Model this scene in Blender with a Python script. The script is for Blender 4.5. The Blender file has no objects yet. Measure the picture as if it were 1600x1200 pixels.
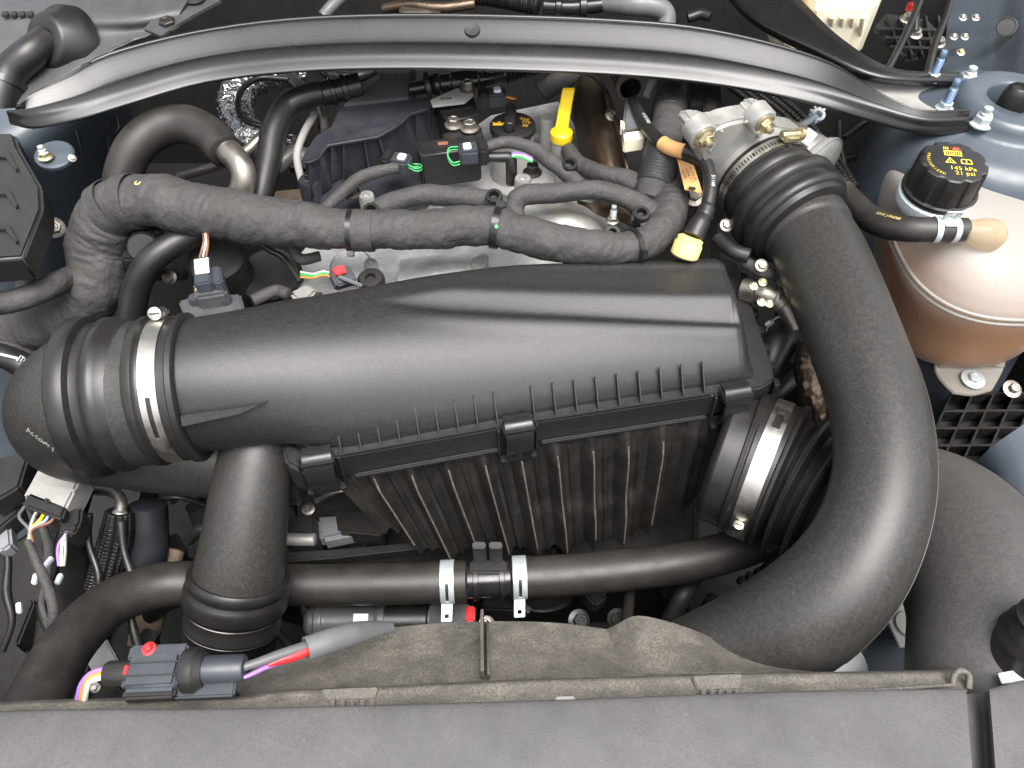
import bpy, bmesh, math, random
import numpy as np
from mathutils import Vector, Matrix, noise

random.seed(7)
rng = np.random.default_rng(7)
S = bpy.context.scene
COL = S.collection

# ---------------------------------------------------------------- camera
H, PITCH, F = 0.6, math.radians(51), 1200.0      # camera height above the air box crown, downward tilt, focal length in photo pixels
SP, CP = math.sin(PITCH), math.cos(PITCH)
cam_d = bpy.data.cameras.new('camera')
cam = bpy.data.objects.new('camera', cam_d)
COL.objects.link(cam)
cam.location = (0, 0, H)
cam.rotation_euler = (math.pi / 2 - PITCH, 0, 0)
cam_d.sensor_width = 36
cam_d.lens = 36 * F / 1600
cam_d.clip_start = 0.01
cam_d.clip_end = 200
S.camera = cam

# ---------------------------------------------------------------- overcast daylight
SUN_EL, SUN_AZ = math.radians(70), math.radians(158)     # azimuth clockwise from +Y (towards the windscreen)
world = bpy.data.worlds.new('World')
S.world = world
world.use_nodes = True
wn = world.node_tree
wn.nodes.clear()
sky = wn.nodes.new('ShaderNodeTexSky')
sky.sky_type = 'NISHITA'
sky.sun_disc = False
sky.sun_elevation = SUN_EL
sky.sun_rotation = SUN_AZ
sky.air_density = 1.0
sky.dust_density = 6.0
hs = wn.nodes.new('ShaderNodeHueSaturation')             # cloud cover: the blue is greyed out
hs.inputs['Saturation'].default_value = 0.22
bg = wn.nodes.new('ShaderNodeBackground')
bg.inputs['Strength'].default_value = 0.15
wo = wn.nodes.new('ShaderNodeOutputWorld')
wn.links.new(sky.outputs[0], hs.inputs['Color'])
wn.links.new(hs.outputs[0], bg.inputs['Color'])
wn.links.new(bg.outputs[0], wo.inputs['Surface'])
sl = bpy.data.lights.new('sun', 'SUN')
sl.energy = 1.5
sl.angle = math.radians(42)
sl.color = (1.0, 0.975, 0.94)
sun = bpy.data.objects.new('sun', sl)
COL.objects.link(sun)
sd = Vector((math.sin(SUN_AZ) * math.cos(SUN_EL), math.cos(SUN_AZ) * math.cos(SUN_EL), math.sin(SUN_EL)))
sun.rotation_euler = sd.to_track_quat('Z', 'Y').to_euler()
sun.location = sd * 5
S.view_settings.view_transform = 'Standard'
S.view_settings.look = 'None'
S.view_settings.gamma = 1
S.view_settings.use_curve_mapping = False
S.view_settings.exposure = 1.25

# ---------------------------------------------------------------- measuring helpers
C0 = np.array([0, 0, H])
def W(px, py, z=0.0):
    """the point at height z that stands at pixel (px, py) of the 1600x1200 photograph"""
    a, b = (px - 800) / F, (600 - py) / F
    t = (z - H) / (-SP + b * CP)
    return np.array([a * t, (CP + b * SP) * t, z])
def WY(px, py, y):
    a, b = (px - 800) / F, (600 - py) / F
    t = y / (CP + b * SP)
    return np.array([a * t, y, H + (-SP + b * CP) * t])
def WP(px, py, p0, n):
    """the point at pixel (px, py) on the plane through p0 with normal n"""
    a, b = (px - 800) / F, (600 - py) / F
    d = np.array([a, CP + b * SP, -SP + b * CP])
    return C0 + d * (np.dot(np.asarray(p0) - C0, n) / np.dot(d, n))
def M(n, p):
    """n photo pixels at point p, in metres"""
    return n * ((p[1]) * CP - (p[2] - H) * SP) / F
def nrm(v):
    v = np.asarray(v, float)
    return v / (np.linalg.norm(v) + 1e-12)
def basis(axis):
    a = nrm(axis)
    u = np.cross(a, [0, 0, 1.0])
    if np.linalg.norm(u) < 1e-3: u = np.array([1.0, 0, 0])
    u = nrm(u)
    return u, np.cross(u, a), a            # two across, one along

# ---------------------------------------------------------------- object helpers
ROOTS = []
def mk(name, verts, faces, mat, parent=None, angle=38, smooth=True, kind=None):
    v = np.asarray(verts, float)
    c = (v.min(0) + v.max(0)) / 2
    me = bpy.data.meshes.new(name)
    me.from_pydata((v - c).tolist(), [], [list(map(int, f)) for f in faces])
    me.validate()
    bm = bmesh.new(); bm.from_mesh(me)
    bmesh.ops.recalc_face_normals(bm, faces=bm.faces[:])
    bm.to_mesh(me); bm.free()
    if smooth:
        me.polygons.foreach_set('use_smooth', [True] * len(me.polygons))
        me.set_sharp_from_angle(angle=math.radians(angle))
    me.materials.append(MAT[mat])
    o = bpy.data.objects.new(name, me)
    COL.objects.link(o)
    o.location = c
    if parent: o.parent = parent           # parents sit at the origin until settle() moves them
    else: ROOTS.append(o)
    if kind: o['kind'] = kind
    return o
def mkbm(name, bm, mat, parent=None, **k):
    bm.verts.index_update()
    v = [tuple(x.co) for x in bm.verts]
    f = [[x.index for x in p.verts] for p in bm.faces]
    bm.free()
    return mk(name, v, f, mat, parent, **k)
LABELS = {}
def tag(o, label, cat, group=None):
    o['label'] = label; o['category'] = cat
    if group: o['group'] = group
    return o
def thing(name, label, cat, group=None):
    o = bpy.data.objects.new(name, None)
    o.empty_display_size = 0.02
    COL.objects.link(o)
    ROOTS.append(o)
    return tag(o, label, cat, group)
def wloc(o):
    p = Vector((0, 0, 0))
    while o: p = p + o.location; o = o.parent
    return p
def settle():
    """children were placed in world coordinates under parents at the origin: give parents their own place and keep the children put"""
    def bbox(o, off):
        lo, hi = [], []
        if o.type == 'MESH':
            v = np.empty(len(o.data.vertices) * 3); o.data.vertices.foreach_get('co', v); v = v.reshape(-1, 3)
            lo.append(v.min(0) + off); hi.append(v.max(0) + off)
        for c in o.children:
            a, b = bbox(c, off_of[c.name]); lo.append(a); hi.append(b)
        return np.min(lo, 0), np.max(hi, 0)
    off_of = {}
    for o in bpy.data.objects: off_of[o.name] = np.array(o.location)     # world places, as built
    for o in bpy.data.objects:
        if o.type == 'EMPTY' and o.children:
            a, b = bbox(o, off_of[o.name])
            off_of[o.name] = np.array([(a[0] + b[0]) / 2, (a[1] + b[1]) / 2, a[2]])
    for o in bpy.data.objects:
        if o.type in ('CAMERA', 'LIGHT'): continue
        o.location = off_of[o.name] - (off_of[o.parent.name] if o.parent else 0)

def catmull(P, sub):
    P = np.asarray(P, float)
    if len(P) < 3:
        t = np.linspace(0, 1, sub * 2 + 1)[:, None]
        return P[0] * (1 - t) + P[1] * t
    Q = np.vstack([2 * P[0] - P[1], P, 2 * P[-1] - P[-2]])
    out = []
    for i in range(1, len(Q) - 2):
        p0, p1, p2, p3 = Q[i - 1], Q[i], Q[i + 1], Q[i + 2]
        for k in range(sub):
            t = k / sub
            out.append(.5 * ((2 * p1) + (-p0 + p2) * t + (2 * p0 - 5 * p1 + 4 * p2 - p3) * t * t + (-p0 + 3 * p1 - 3 * p2 + p3) * t ** 3))
    out.append(Q[-2])
    return np.array(out)
def frames(P):
    T = np.gradient(P, axis=0)
    T /= np.linalg.norm(T, axis=1)[:, None] + 1e-12
    U = np.zeros_like(P)
    u = np.cross(T[0], [0, 0, 1.0])
    if np.linalg.norm(u) < 1e-3: u = np.cross(T[0], [0, 1.0, 0])
    u = nrm(u)
    for i in range(len(P)):
        u = nrm(u - T[i] * np.dot(u, T[i]))
        U[i] = u
    return T, U, np.cross(T, U)
class Path:
    """smooth centre line through photo points (px, py, z, radius in px) or world points (x, y, z, r)"""
    def __init__(s, pts, sub=10, world=False):
        A = []
        for q in pts:
            if world: A.append(q)
            else:
                p = W(q[0], q[1], q[2]); A.append((*p, M(q[3], p)))
        A = catmull(A, sub)
        # even spacing
        d = np.r_[0, np.cumsum(np.linalg.norm(np.diff(A[:, :3], axis=0), axis=1))]
        n = max(8, len(A))
        t = np.linspace(0, d[-1], n)
        A = np.stack([np.interp(t, d, A[:, i]) for i in range(4)], 1)
        s.P, s.R, s.L = A[:, :3], A[:, 3], d[-1]
        s.T, s.U, s.V = frames(s.P)
    def dense(s, n):
        o = Path.__new__(Path)
        t0 = np.linspace(0, 1, len(s.P)); t = np.linspace(0, 1, n)
        o.P = np.stack([np.interp(t, t0, s.P[:, i]) for i in range(3)], 1)
        o.R = np.interp(t, t0, s.R); o.L = s.L
        o.T, o.U, o.V = frames(o.P)
        return o
    def at(s, f):
        i = f * (len(s.P) - 1); a = int(min(i, len(s.P) - 2)); w = i - a
        return s.P[a] * (1 - w) + s.P[a + 1] * w, nrm(s.T[a] * (1 - w) + s.T[a + 1] * w), s.R[a] * (1 - w) + s.R[a + 1] * w
def sweep(name, path, mat, parent=None, n=24, prof=None, rf=None, caps=True, angle=50, f0=0, f1=1, nl=None, kind=None, hollow=0, add=0):
    """a tube along a path; prof = [(fraction, radius factor)], rf(arc metres, angle array) -> factor"""
    if not isinstance(path, Path): path = Path(path)
    m = nl or (160 if prof else max(len(path.P), 10))
    D = path.dense(max(m * 2, 40))
    fs = np.linspace(f0, f1, m)
    if prof:
        fs = np.unique(np.r_[fs, [np.clip(q[0], f0, f1) for q in prof]])
    th = np.linspace(0, 2 * math.pi, n, endpoint=False)
    t0 = np.linspace(0, 1, len(D.P))
    ip = lambda A: np.stack([np.interp(fs, t0, A[:, i]) for i in range(3)], 1)
    P, U, V, T = ip(D.P), ip(D.U), ip(D.V), ip(D.T)
    R = np.interp(fs, t0, D.R)
    if prof:
        R = R * np.interp(fs, [q[0] for q in prof], [q[1] for q in prof])
    R = R + add
    RR = np.repeat(R[:, None], n, 1)
    if rf is not None:
        for i in range(len(fs)): RR[i] *= rf(fs[i] * D.L, th)
    V3 = P[:, None] + RR[:, :, None] * (np.cos(th)[None, :, None] * U[:, None] + np.sin(th)[None, :, None] * V[:, None])
    verts = V3.reshape(-1, 3).tolist()
    m = len(fs)
    faces = [(i * n + j, i * n + (j + 1) % n, (i + 1) * n + (j + 1) % n, (i + 1) * n + j) for i in range(m - 1) for j in range(n)]
    if hollow:
        base = len(verts)
        inn = P[:, None] + (RR - hollow)[:, :, None] * (np.cos(th)[None, :, None] * U[:, None] + np.sin(th)[None, :, None] * V[:, None])
        verts += inn.reshape(-1, 3).tolist()
        faces += [(base + i * n + (j + 1) % n, base + i * n + j, base + (i + 1) * n + j, base + (i + 1) * n + (j + 1) % n) for i in range(m - 1) for j in range(n)]
        for e in (0, m - 1):
            faces += [(e * n + j, base + e * n + j, base + e * n + (j + 1) % n, e * n + (j + 1) % n) for j in range(n)]
    elif caps:
        for e, sg in ((0, -1), (m - 1, 1)):
            base = len(verts)
            rr = V3[e] - P[e]
            verts += (P[e] + rr * .86 + T[e] * sg * RR[e][:, None] * .10).tolist()
            for j in range(n):
                k = (j + 1) % n
                faces.append((e * n + j, e * n + k, base + k, base + j))
            faces.append([base + j for j in range(n)])
    return mk(name, verts, faces, mat, parent, angle=angle, kind=kind)
def hit(path, px, py, dz=.002):
    """first point of a tube's skin met along the line of sight through (px, py), with its outward direction"""
    for z in np.arange(.12, -.45, -dz):
        q = W(px, py, z)
        d = np.linalg.norm(path.P - q, axis=1); i = int(d.argmin())
        if d[i] <= path.R[i]: return q, nrm(q - path.P[i]), path.T[i]
    return None
def lathe(name, prof, origin, axis, mat, parent=None, n=32, angle=38, a0=0, a1=2 * math.pi, ref=None):
    """prof = [(radius, height along axis)]"""
    u, v, a = basis(axis)
    if ref is not None:
        u = nrm(np.asarray(ref) - a * np.dot(ref, a)); v = np.cross(a, u)
    o = np.asarray(origin, float)
    full = abs(a1 - a0 - 2 * math.pi) < 1e-6
    th = np.linspace(a0, a1, n, endpoint=not full)
    verts, faces = [], []
    for r, h in prof:
        for t in th: verts.append(o + a * h + max(r, 1e-5) * (math.cos(t) * u + math.sin(t) * v))
    m = len(prof)
    for i in range(m - 1):
        for j in range(n if full else n - 1):
            k = (j + 1) % n
            faces.append((i * n + j, i * n + k, (i + 1) * n + k, (i + 1) * n + j))
    if full:
        if prof[0][0] > 1e-4: faces.append(list(range(n)))
        if prof[-1][0] > 1e-4: faces.append(list(range((m - 1) * n, m * n)))
    return mk(name, verts, faces, mat, parent, angle=angle)
def poly(outline, z=None):
    out = []
    for q in outline:
        out.append(W(q[0], q[1], q[2] if len(q) > 2 else z))
    return out
def prism(name, outline, z, h, mat, parent=None, bevel=.0015, taper=1.0, world=False, ext=None, seg=2, angle=38):
    """a slab: outline in photo pixels at height z (or own z each), going down by h (or along ext)"""
    top = [np.asarray(q, float) for q in outline] if world else poly(outline, z)
    e = np.array([0, 0, -h]) if ext is None else np.asarray(ext, float)
    c = np.mean(top, 0)
    bm = bmesh.new()
    a = [bm.verts.new(p) for p in top]
    b = [bm.verts.new(c + (p - c) * taper + e) for p in top]
    n = len(top)
    bm.faces.new(a); bm.faces.new(b[::-1])
    for i in range(n): bm.faces.new((a[i], b[i], b[(i + 1) % n], a[(i + 1) % n]))
    if bevel:
        bmesh.ops.recalc_face_normals(bm, faces=bm.faces[:])
        bmesh.ops.bevel(bm, geom=bm.edges[:], offset=bevel, segments=seg, affect='EDGES', clamp_overlap=True)
    return mkbm(name, bm, mat, parent, angle=angle)
def box(name, c, size, mat, parent=None, rot=(0, 0, 0), bevel=.0015, seg=2, X=None):
    """centre, size; rot in degrees, or X = matrix of three axes"""
    bm = bmesh.new()
    bmesh.ops.create_cube(bm, size=1)
    if X is None:
        R = Matrix.Rotation(math.radians(rot[2]), 3, 'Z') @ Matrix.Rotation(math.radians(rot[1]), 3, 'Y') @ Matrix.Rotation(math.radians(rot[0]), 3, 'X')
    else: R = Matrix([X[0], X[1], X[2]]).transposed()
    for v in bm.verts: v.co = Vector((v.co.x * size[0], v.co.y * size[1], v.co.z * size[2]))
    if bevel: bmesh.ops.bevel(bm, geom=bm.edges[:], offset=min(bevel, min(size) * .35), segments=seg, affect='EDGES', clamp_overlap=True)
    for v in bm.verts: v.co = R @ v.co + Vector(c)
    return mkbm(name, bm, mat, parent)
def patch(name, grid, mat, parent=None, sub=6, thick=.003, angle=60, fn=None, world=False):
    """smooth sheet through rows of photo points (px, py, z), with thickness downward"""
    G = np.array([[q if world else W(*q) for q in row] for row in grid], float)
    G = np.array([catmull(r, sub) for r in G])
    G = np.array([catmull(G[:, j], sub) for j in range(G.shape[1])]).transpose(1, 0, 2)
    if fn is not None: G = fn(G)
    m, n = G.shape[:2]
    du = np.gradient(G, axis=0); dv = np.gradient(G, axis=1)
    N = np.cross(du, dv); N /= np.linalg.norm(N, axis=2)[:, :, None] + 1e-12
    if N[:, :, 2].mean() < 0: N = -N
    A = G.reshape(-1, 3); B = (G - N * thick).reshape(-1, 3)
    verts = np.vstack([A, B]); k = m * n
    f = []
    for i in range(m - 1):
        for j in range(n - 1):
            q = (i * n + j, i * n + j + 1, (i + 1) * n + j + 1, (i + 1) * n + j)
            f.append(q); f.append(tuple(k + x for x in q[::-1]))
    edge = [i * n for i in range(m)] ; 
    loop = list(range(n)) + [i * n + n - 1 for i in range(1, m)] + [(m - 1) * n + j for j in range(n - 2, -1, -1)] + [i * n for i in range(m - 2, 0, -1)]
    for a, b in zip(loop, loop[1:] + loop[:1]): f.append((a, b, k + b, k + a))
    return mk(name, verts, f, mat, parent, angle=angle)
def band(name, c, axis, r, width, mat, parent=None, n=64, thick=.0009, holes=None, ref=None, a0=0, a1=2 * math.pi, nw=7):
    """a strap round an axis; holes(angle, w in -1..1) -> True where the strap is cut out"""
    u, v, a = basis(axis)
    if ref is not None:
        u = nrm(np.asarray(ref) - a * np.dot(ref, a)); v = np.cross(a, u)
    full = abs(a1 - a0 - 2 * math.pi) < 1e-6
    ths = np.linspace(a0, a1, n + 1)
    ws = np.linspace(-1, 1, nw)
    idx, verts, faces = {}, [], []
    def vert(i, j, l):
        i2 = i % n if full else i
        key = (i2, j, l)
        if key not in idx:
            rr = r + (thick if l else 0)
            t = ths[i2]
            verts.append(np.asarray(c) + a * ws[j] * width / 2 + rr * (math.cos(t) * u + math.sin(t) * v)); idx[key] = len(verts) - 1
        return idx[key]
    solid = lambda i, j: 0 <= j < nw - 1 and (full or 0 <= i < n) and not (holes and holes((ths[i % n] + ths[i % n + 1]) / 2, (ws[j] + ws[j + 1]) / 2))
    for i in range(n):
        for j in range(nw - 1):
            if not solid(i, j): continue
            q = [(i, j), (i + 1, j), (i + 1, j + 1), (i, j + 1)]
            faces.append([vert(*p, 1) for p in q]); faces.append([vert(*p, 0) for p in q[::-1]])
            for (di, dj, e0, e1) in ((0, -1, 0, 1), (1, 0, 1, 2), (0, 1, 2, 3), (-1, 0, 3, 0)):
                if not solid(i + di, j + dj):
                    faces.append([vert(*q[e0], 1), vert(*q[e0], 0), vert(*q[e1], 0), vert(*q[e1], 1)])
    return mk(name, verts, faces, mat, parent, angle=40)
def bolt(c, r, axis, mat, parent=None, name='bolt', h=None, flange=1.5, stud=0, studmat=None):
    """flanged hexagon head; c = seat centre, r = across-corner radius"""
    u, v, a = basis(axis); c = np.asarray(c, float); h = h or r * 1.1
    verts, faces = [], []
    def ring(rr, hh, n, ph=0):
        b = len(verts)
        for k in range(n):
            t = 2 * math.pi * k / n + ph
            verts.append(c + a * hh + rr * (math.cos(t) * u + math.sin(t) * v))
        return b
    def wall(b0, b1, n):
        for k in range(n): faces.append((b0 + k, b0 + (k + 1) % n, b1 + (k + 1) % n, b1 + k))
    N = 24
    b0 = ring(r * flange, 0, N); b1 = ring(r * flange, r * .18, N); b2 = ring(r * 1.02, r * .36, N)
    wall(b0, b1, N); wall(b1, b2, N); faces.append([b0 + k for k in range(N)][::-1]); faces.append([b2 + k for k in range(N)])
    ph = random.random()
    h0 = ring(r, r * .25, 6, ph); h1 = ring(r, h, 6, ph); h2 = ring(r * .86, h * 1.12, 6, ph); h3 = ring(r * .6, h * 1.12, 6, ph); h4 = ring(r * .5, h * 1.04, 6, ph)
    for x, y in ((h0, h1), (h1, h2), (h2, h3), (h3, h4)): wall(x, y, 6)
    faces.append([h4 + k for k in range(6)])
    return mk(name, verts, faces, mat, parent, angle=25)
def lettering(name, s, size, loc, xd, yd, mat, parent=None, thick=.0002, align='CENTER'):
    cu = bpy.data.curves.new(name, 'FONT'); cu.body = s; cu.size = 1; cu.align_x = align; cu.align_y = 'CENTER'; cu.extrude = 0
    cu.resolution_u = 3
    t = bpy.data.objects.new('tmp_text', cu); COL.objects.link(t)
    bpy.context.view_layer.update()
    me = t.to_mesh()
    v = np.array([x.co for x in me.vertices]); f = [list(p.vertices) for p in me.polygons]
    t.to_mesh_clear(); bpy.data.objects.remove(t); bpy.data.curves.remove(cu)
    xd, yd = np.asarray(xd, float), np.asarray(yd, float)
    nn = nrm(np.cross(xd, yd))
    P = np.asarray(loc) + size * (v[:, :1] * nrm(xd) + v[:, 1:2] * nrm(yd)) + nn * thick
    return mk(name, P, f, mat, parent, smooth=False)
def loft(name, sections, mat, parent=None, sub=8, angle=45, caps=True, fn=None):
    """closed rings of equal length, smoothed along the run"""
    A = np.array(sections, float)
    m0, n = A.shape[:2]
    B = catmull(A.reshape(m0, -1), sub).reshape(-1, n, 3)
    if fn is not None: B = fn(B)
    m = len(B)
    verts = B.reshape(-1, 3)
    faces = [(i * n + j, i * n + (j + 1) % n, (i + 1) * n + (j + 1) % n, (i + 1) * n + j) for i in range(m - 1) for j in range(n)]
    if caps: faces += [list(range(n))[::-1], list(range((m - 1) * n, m * n))]
    return mk(name, verts, faces, mat, parent, angle=angle)
def fuse(name, objs, voxel, mat, parent=None, smooth=2):
    """one skin round several overlapping meshes"""
    bm = bmesh.new()
    for o in objs:
        me = o.data.copy(); me.transform(Matrix.Translation(o.location)); bm.from_mesh(me); bpy.data.meshes.remove(me)
        if o in ROOTS: ROOTS.remove(o)
        bpy.data.objects.remove(o)
    me = bpy.data.meshes.new('fuse'); bm.to_mesh(me); bm.free()
    t = bpy.data.objects.new('tmp_fuse', me); COL.objects.link(t)
    r = t.modifiers.new('r', 'REMESH'); r.mode = 'VOXEL'; r.voxel_size = voxel
    if smooth:
        q = t.modifiers.new('s', 'SMOOTH'); q.iterations = smooth; q.factor = .5
    dg = bpy.context.evaluated_depsgraph_get()
    ev = t.evaluated_get(dg).to_mesh()
    v = [tuple(x.co) for x in ev.vertices]; f = [list(p.vertices) for p in ev.polygons]
    t.evaluated_get(dg).to_mesh_clear(); bpy.data.objects.remove(t)
    return mk(name, v, f, mat, parent, angle=80)
def superring(c, ax, ay, n, e, up=None):
    """n points of a superellipse ring about c with half axes ax, ay (vectors)"""
    out = []
    for k in range(n):
        t = 2 * math.pi * k / n; a, b = math.cos(t), math.sin(t)
        out.append(np.asarray(c) + np.asarray(ax) * math.copysign(abs(a) ** (2 / e), a) + np.asarray(ay) * math.copysign(abs(b) ** (2 / e), b))
    return out

# ---------------------------------------------------------------- materials
MAT = {}
def mat(name, col, rough=.5, metal=0.0, dust=0.0, dcol=(.20, .17, .13), dsc=14, spk=0.0, bump=0.0, bsc=300, spec=.5, coat=0.0, var=.15, vsc=30, stretch=None, rvar=.12, emis=None, trans=0, up=.6):
    m = bpy.data.materials.new(name); m.use_nodes = True
    nt = m.node_tree; N, L = nt.nodes, nt.links
    b = N['Principled BSDF']
    tc = N.new('ShaderNodeTexCoord')
    src = tc.outputs['Object']
    if stretch:
        mp = N.new('ShaderNodeMapping'); mp.inputs['Scale'].default_value = stretch; L.new(src, mp.inputs[0]); bsrc = mp.outputs[0]
    else: bsrc = src
    def nz(scale, det=4, s=src, rgh=.55):
        n = N.new('ShaderNodeTexNoise'); n.inputs['Scale'].default_value = scale; n.inputs['Detail'].default_value = det; n.inputs['Roughness'].default_value = rgh
        L.new(s, n.inputs['Vector']); return n.outputs['Fac']
    def ramp(f, a, c):
        r = N.new('ShaderNodeMapRange'); r.inputs[1].default_value = a; r.inputs[2].default_value = c; L.new(f, r.inputs[0]); r.clamp = True; return r.outputs[0]
    def math_(op, a, c):
        q = N.new('ShaderNodeMath'); q.operation = op
        for i, x in enumerate((a, c)):
            if isinstance(x, (int, float)): q.inputs[i].default_value = x
            else: L.new(x, q.inputs[i])
        q.use_clamp = True; return q.outputs[0]
    def mix(f, a, c):
        q = N.new('ShaderNodeMix'); q.data_type = 'RGBA'
        if isinstance(f, (int, float)): q.inputs[0].default_value = f
        else: L.new(f, q.inputs[0])
        for i, x in ((6, a), (7, c)):
            if isinstance(x, tuple): q.inputs[i].default_value = (*x, 1)
            else: L.new(x, q.inputs[i])
        return q.outputs[2]
    big = nz(vsc, 3)
    c = mix(ramp(big, .3, .7), tuple(x * (1 - var) for x in col), tuple(min(1, x * (1 + var)) for x in col))
    rg = rough
    r1 = N.new('ShaderNodeMapRange'); r1.inputs[1].default_value = .3; r1.inputs[2].default_value = .7; r1.inputs[3].default_value = max(.03, rough - rvar); r1.inputs[4].default_value = min(1, rough + rvar)
    L.new(nz(vsc * 1.7, 5), r1.inputs[0]); rout = r1.outputs[0]
    if dust or spk:
        f = None
        if dust:
            patchy = ramp(nz(dsc, 6, rgh=.65), .22, .88)
            fine = ramp(nz(520, 3), .25, .75)
            f = math_('MULTIPLY', math_('MULTIPLY', patchy, fine), dust * 2.0)
            if up:
                g = N.new('ShaderNodeNewGeometry'); sx = N.new('ShaderNodeSeparateXYZ'); L.new(g.outputs['Normal'], sx.inputs[0])
                f = math_('MULTIPLY', f, ramp(sx.outputs['Z'], -.5 * up - .5 * (1 - up) * 3, .9 * up))
        if spk:
            s1 = math_('MULTIPLY', ramp(nz(900, 2), .70, .76), spk)
            f = s1 if f is None else math_('MAXIMUM', f, s1)
        c = mix(f, c, dcol)
        rmx = N.new('ShaderNodeMix'); rmx.data_type = 'FLOAT'; L.new(f, rmx.inputs[0]); L.new(rout, rmx.inputs[2]); rmx.inputs[3].default_value = .9
        rout = rmx.outputs[0]
    L.new(c, b.inputs['Base Color']); L.new(rout, b.inputs['Roughness'])
    b.inputs['Metallic'].default_value = metal
    b.inputs['Specular IOR Level'].default_value = spec
    b.inputs['Coat Weight'].default_value = coat; b.inputs['Coat Roughness'].default_value = .12
    if bump:
        bp = N.new('ShaderNodeBump'); bp.inputs['Strength'].default_value = 1; bp.inputs['Distance'].default_value = bump
        L.new(nz(bsc, 5, bsrc), bp.inputs['Height']); L.new(bp.outputs[0], b.inputs['Normal'])
    if emis: b.inputs['Emission Color'].default_value = (*emis, 1); b.inputs['Emission Strength'].default_value = 1
    MAT[name] = m
    return m
mat('moulded_plastic', (.0135, .0135, .0134), .40, dust=.10, spk=.18, bump=.00016, bsc=1300, dsc=200, rvar=.02, vsc=120, var=.08, dcol=(.16, .145, .12))
mat('plastic', (.012, .012, .0125), .38, dust=.07, spk=.14, bump=.0001, bsc=900, rvar=.05)
mat('glossy_plastic', (.011, .011, .012), .25, dust=.05, spk=.1)
mat('grey_plastic', (.062, .063, .067), .45, spk=.1, dust=.05)
mat('dusty_plastic', (.062, .058, .053), .62, dust=.55, spk=.8, dcol=(.32, .29, .24), dsc=40, bump=.0003, bsc=500)
mat('dusty_body', (.0085, .0084, .0082), .40, dust=.13, spk=.3, dcol=(.19, .165, .13), dsc=26, up=0)
mat('duct_plastic', (.0185, .0182, .0176), .38, dust=.15, spk=.32, dcol=(.20, .18, .145), dsc=240, bump=.00014, bsc=1200, rvar=.02, vsc=120, var=.08)
mat('rubber', (.0105, .0104, .0104), .38, dust=.07, spk=.12, bump=.00005, bsc=700, dsc=40, rvar=.04)
mat('hose_rubber', (.016, .015, .014), .44, dust=.24, spk=.12, dcol=(.12, .10, .08), dsc=30, bump=.00006, bsc=900, rvar=.05)
mat('cover_plastic', (.062, .062, .065), .60, dust=.14, spk=.75, dcol=(.30, .26, .20), dsc=9, bump=.0002, bsc=900)
mat('cloth_tape', (.042, .041, .0405), .68, dust=.25, dcol=(.11, .10, .085), bump=.0035, bsc=70, spec=.4, dsc=24)
mat('mesh_sleeve', (.018, .018, .019), .55, bump=.0009, bsc=520, spec=.6)
mat('dark_paint', (.011, .011, .011), .26, spk=.3, dust=.02, dcol=(.16, .14, .11), coat=.05, rvar=.02)
mat('blue_paint', (.052, .066, .084), .40, coat=.18, spk=.12, dust=.12, dcol=(.16, .16, .15), var=.08)
mat('pale_duct', (.046, .045, .0445), .44, dust=.18, spk=.32, dcol=(.22, .20, .165), dsc=240, bump=.00014, bsc=1200, rvar=.02, vsc=120, var=.08)
mat('navy_plastic', (.016, .0175, .025), .48, spk=.2, dust=.08, bump=.0001, bsc=1000)
mat('cast_alloy', (.46, .46, .455), .5, metal=.5, dust=.16, dcol=(.2, .18, .15), bump=.0009, bsc=140, var=.25)
mat('fine_alloy', (.42, .415, .395), .46, metal=.6, bump=.0003, bsc=380, var=.12, dust=.06)
mat('steel', (.52, .50, .46), .38, metal=1.0, spk=.1, var=.1)
mat('worn_steel', (.30, .28, .25), .38, metal=.9, spk=.25, dust=.2, bump=.0003, bsc=400)
mat('dark_steel', (.035, .033, .032), .42, metal=.5, spk=.2, dust=.15)
mat('zinc', (.46, .50, .51), .45, metal=.35, spk=.12)
mat('brass_zinc', (.62, .55, .36), .35, metal=.9, var=.2)
mat('blue_zinc', (.17, .25, .36), .45, metal=.45, var=.2, bump=.0002, bsc=500)
mat('heat_shield', (.12, .088, .064), .36, metal=.85, bump=.0016, bsc=55, var=.4, vsc=22, dust=.12)
mat('foil', (.72, .72, .71), .22, metal=1, bump=.006, bsc=85, var=.2)
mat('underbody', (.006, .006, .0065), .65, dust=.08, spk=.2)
mat('sand', (.20, .155, .105), .9, bump=.002, bsc=120, var=.35)
mat('yellow', (.80, .55, .012), .38)
mat('pale_yellow', (.72, .60, .22), .45, var=.2)
mat('print_yellow', (.72, .56, .06), .5)
mat('print_amber', (.75, .42, .03), .5)
mat('print_red', (.65, .08, .03), .5)
mat('print_white', (.55, .58, .60), .5)
mat('print_black', (.02, .02, .02), .6)
mat('red', (.55, .025, .03), .4)
mat('green', (.05, .42, .12), .45)
mat('purple', (.30, .16, .55), .45)
mat('white_wire', (.62, .58, .50), .45)
mat('grey_wire', (.11, .11, .115), .45)
mat('light_grey', (.30, .295, .28), .5, dust=.15, spk=.2)
mat('cable_sleeve', (.13, .135, .14), .38, dust=.08)
mat('brown_wire', (.20, .09, .05), .5)
mat('blue_wire', (.25, .38, .55), .45)
mat('orange_wire', (.62, .25, .05), .45)
mat('orange_label', (.62, .34, .13), .55, dust=.1, up=0)
mat('white_label', (.72, .74, .78), .5, dust=.12, up=0)
mat('slate', (.040, .045, .054), .42, spk=.1)
mat('clip_plastic', (.014, .014, .0148), .30, spk=.15)
mat('white_clip', (.60, .66, .70), .5)
mat('cream', (.78, .72, .55), .35, var=.08)
mat('bluegrey_alloy', (.22, .235, .25), .55, metal=.3, bump=.0003, bsc=300, dust=.2)
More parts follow.
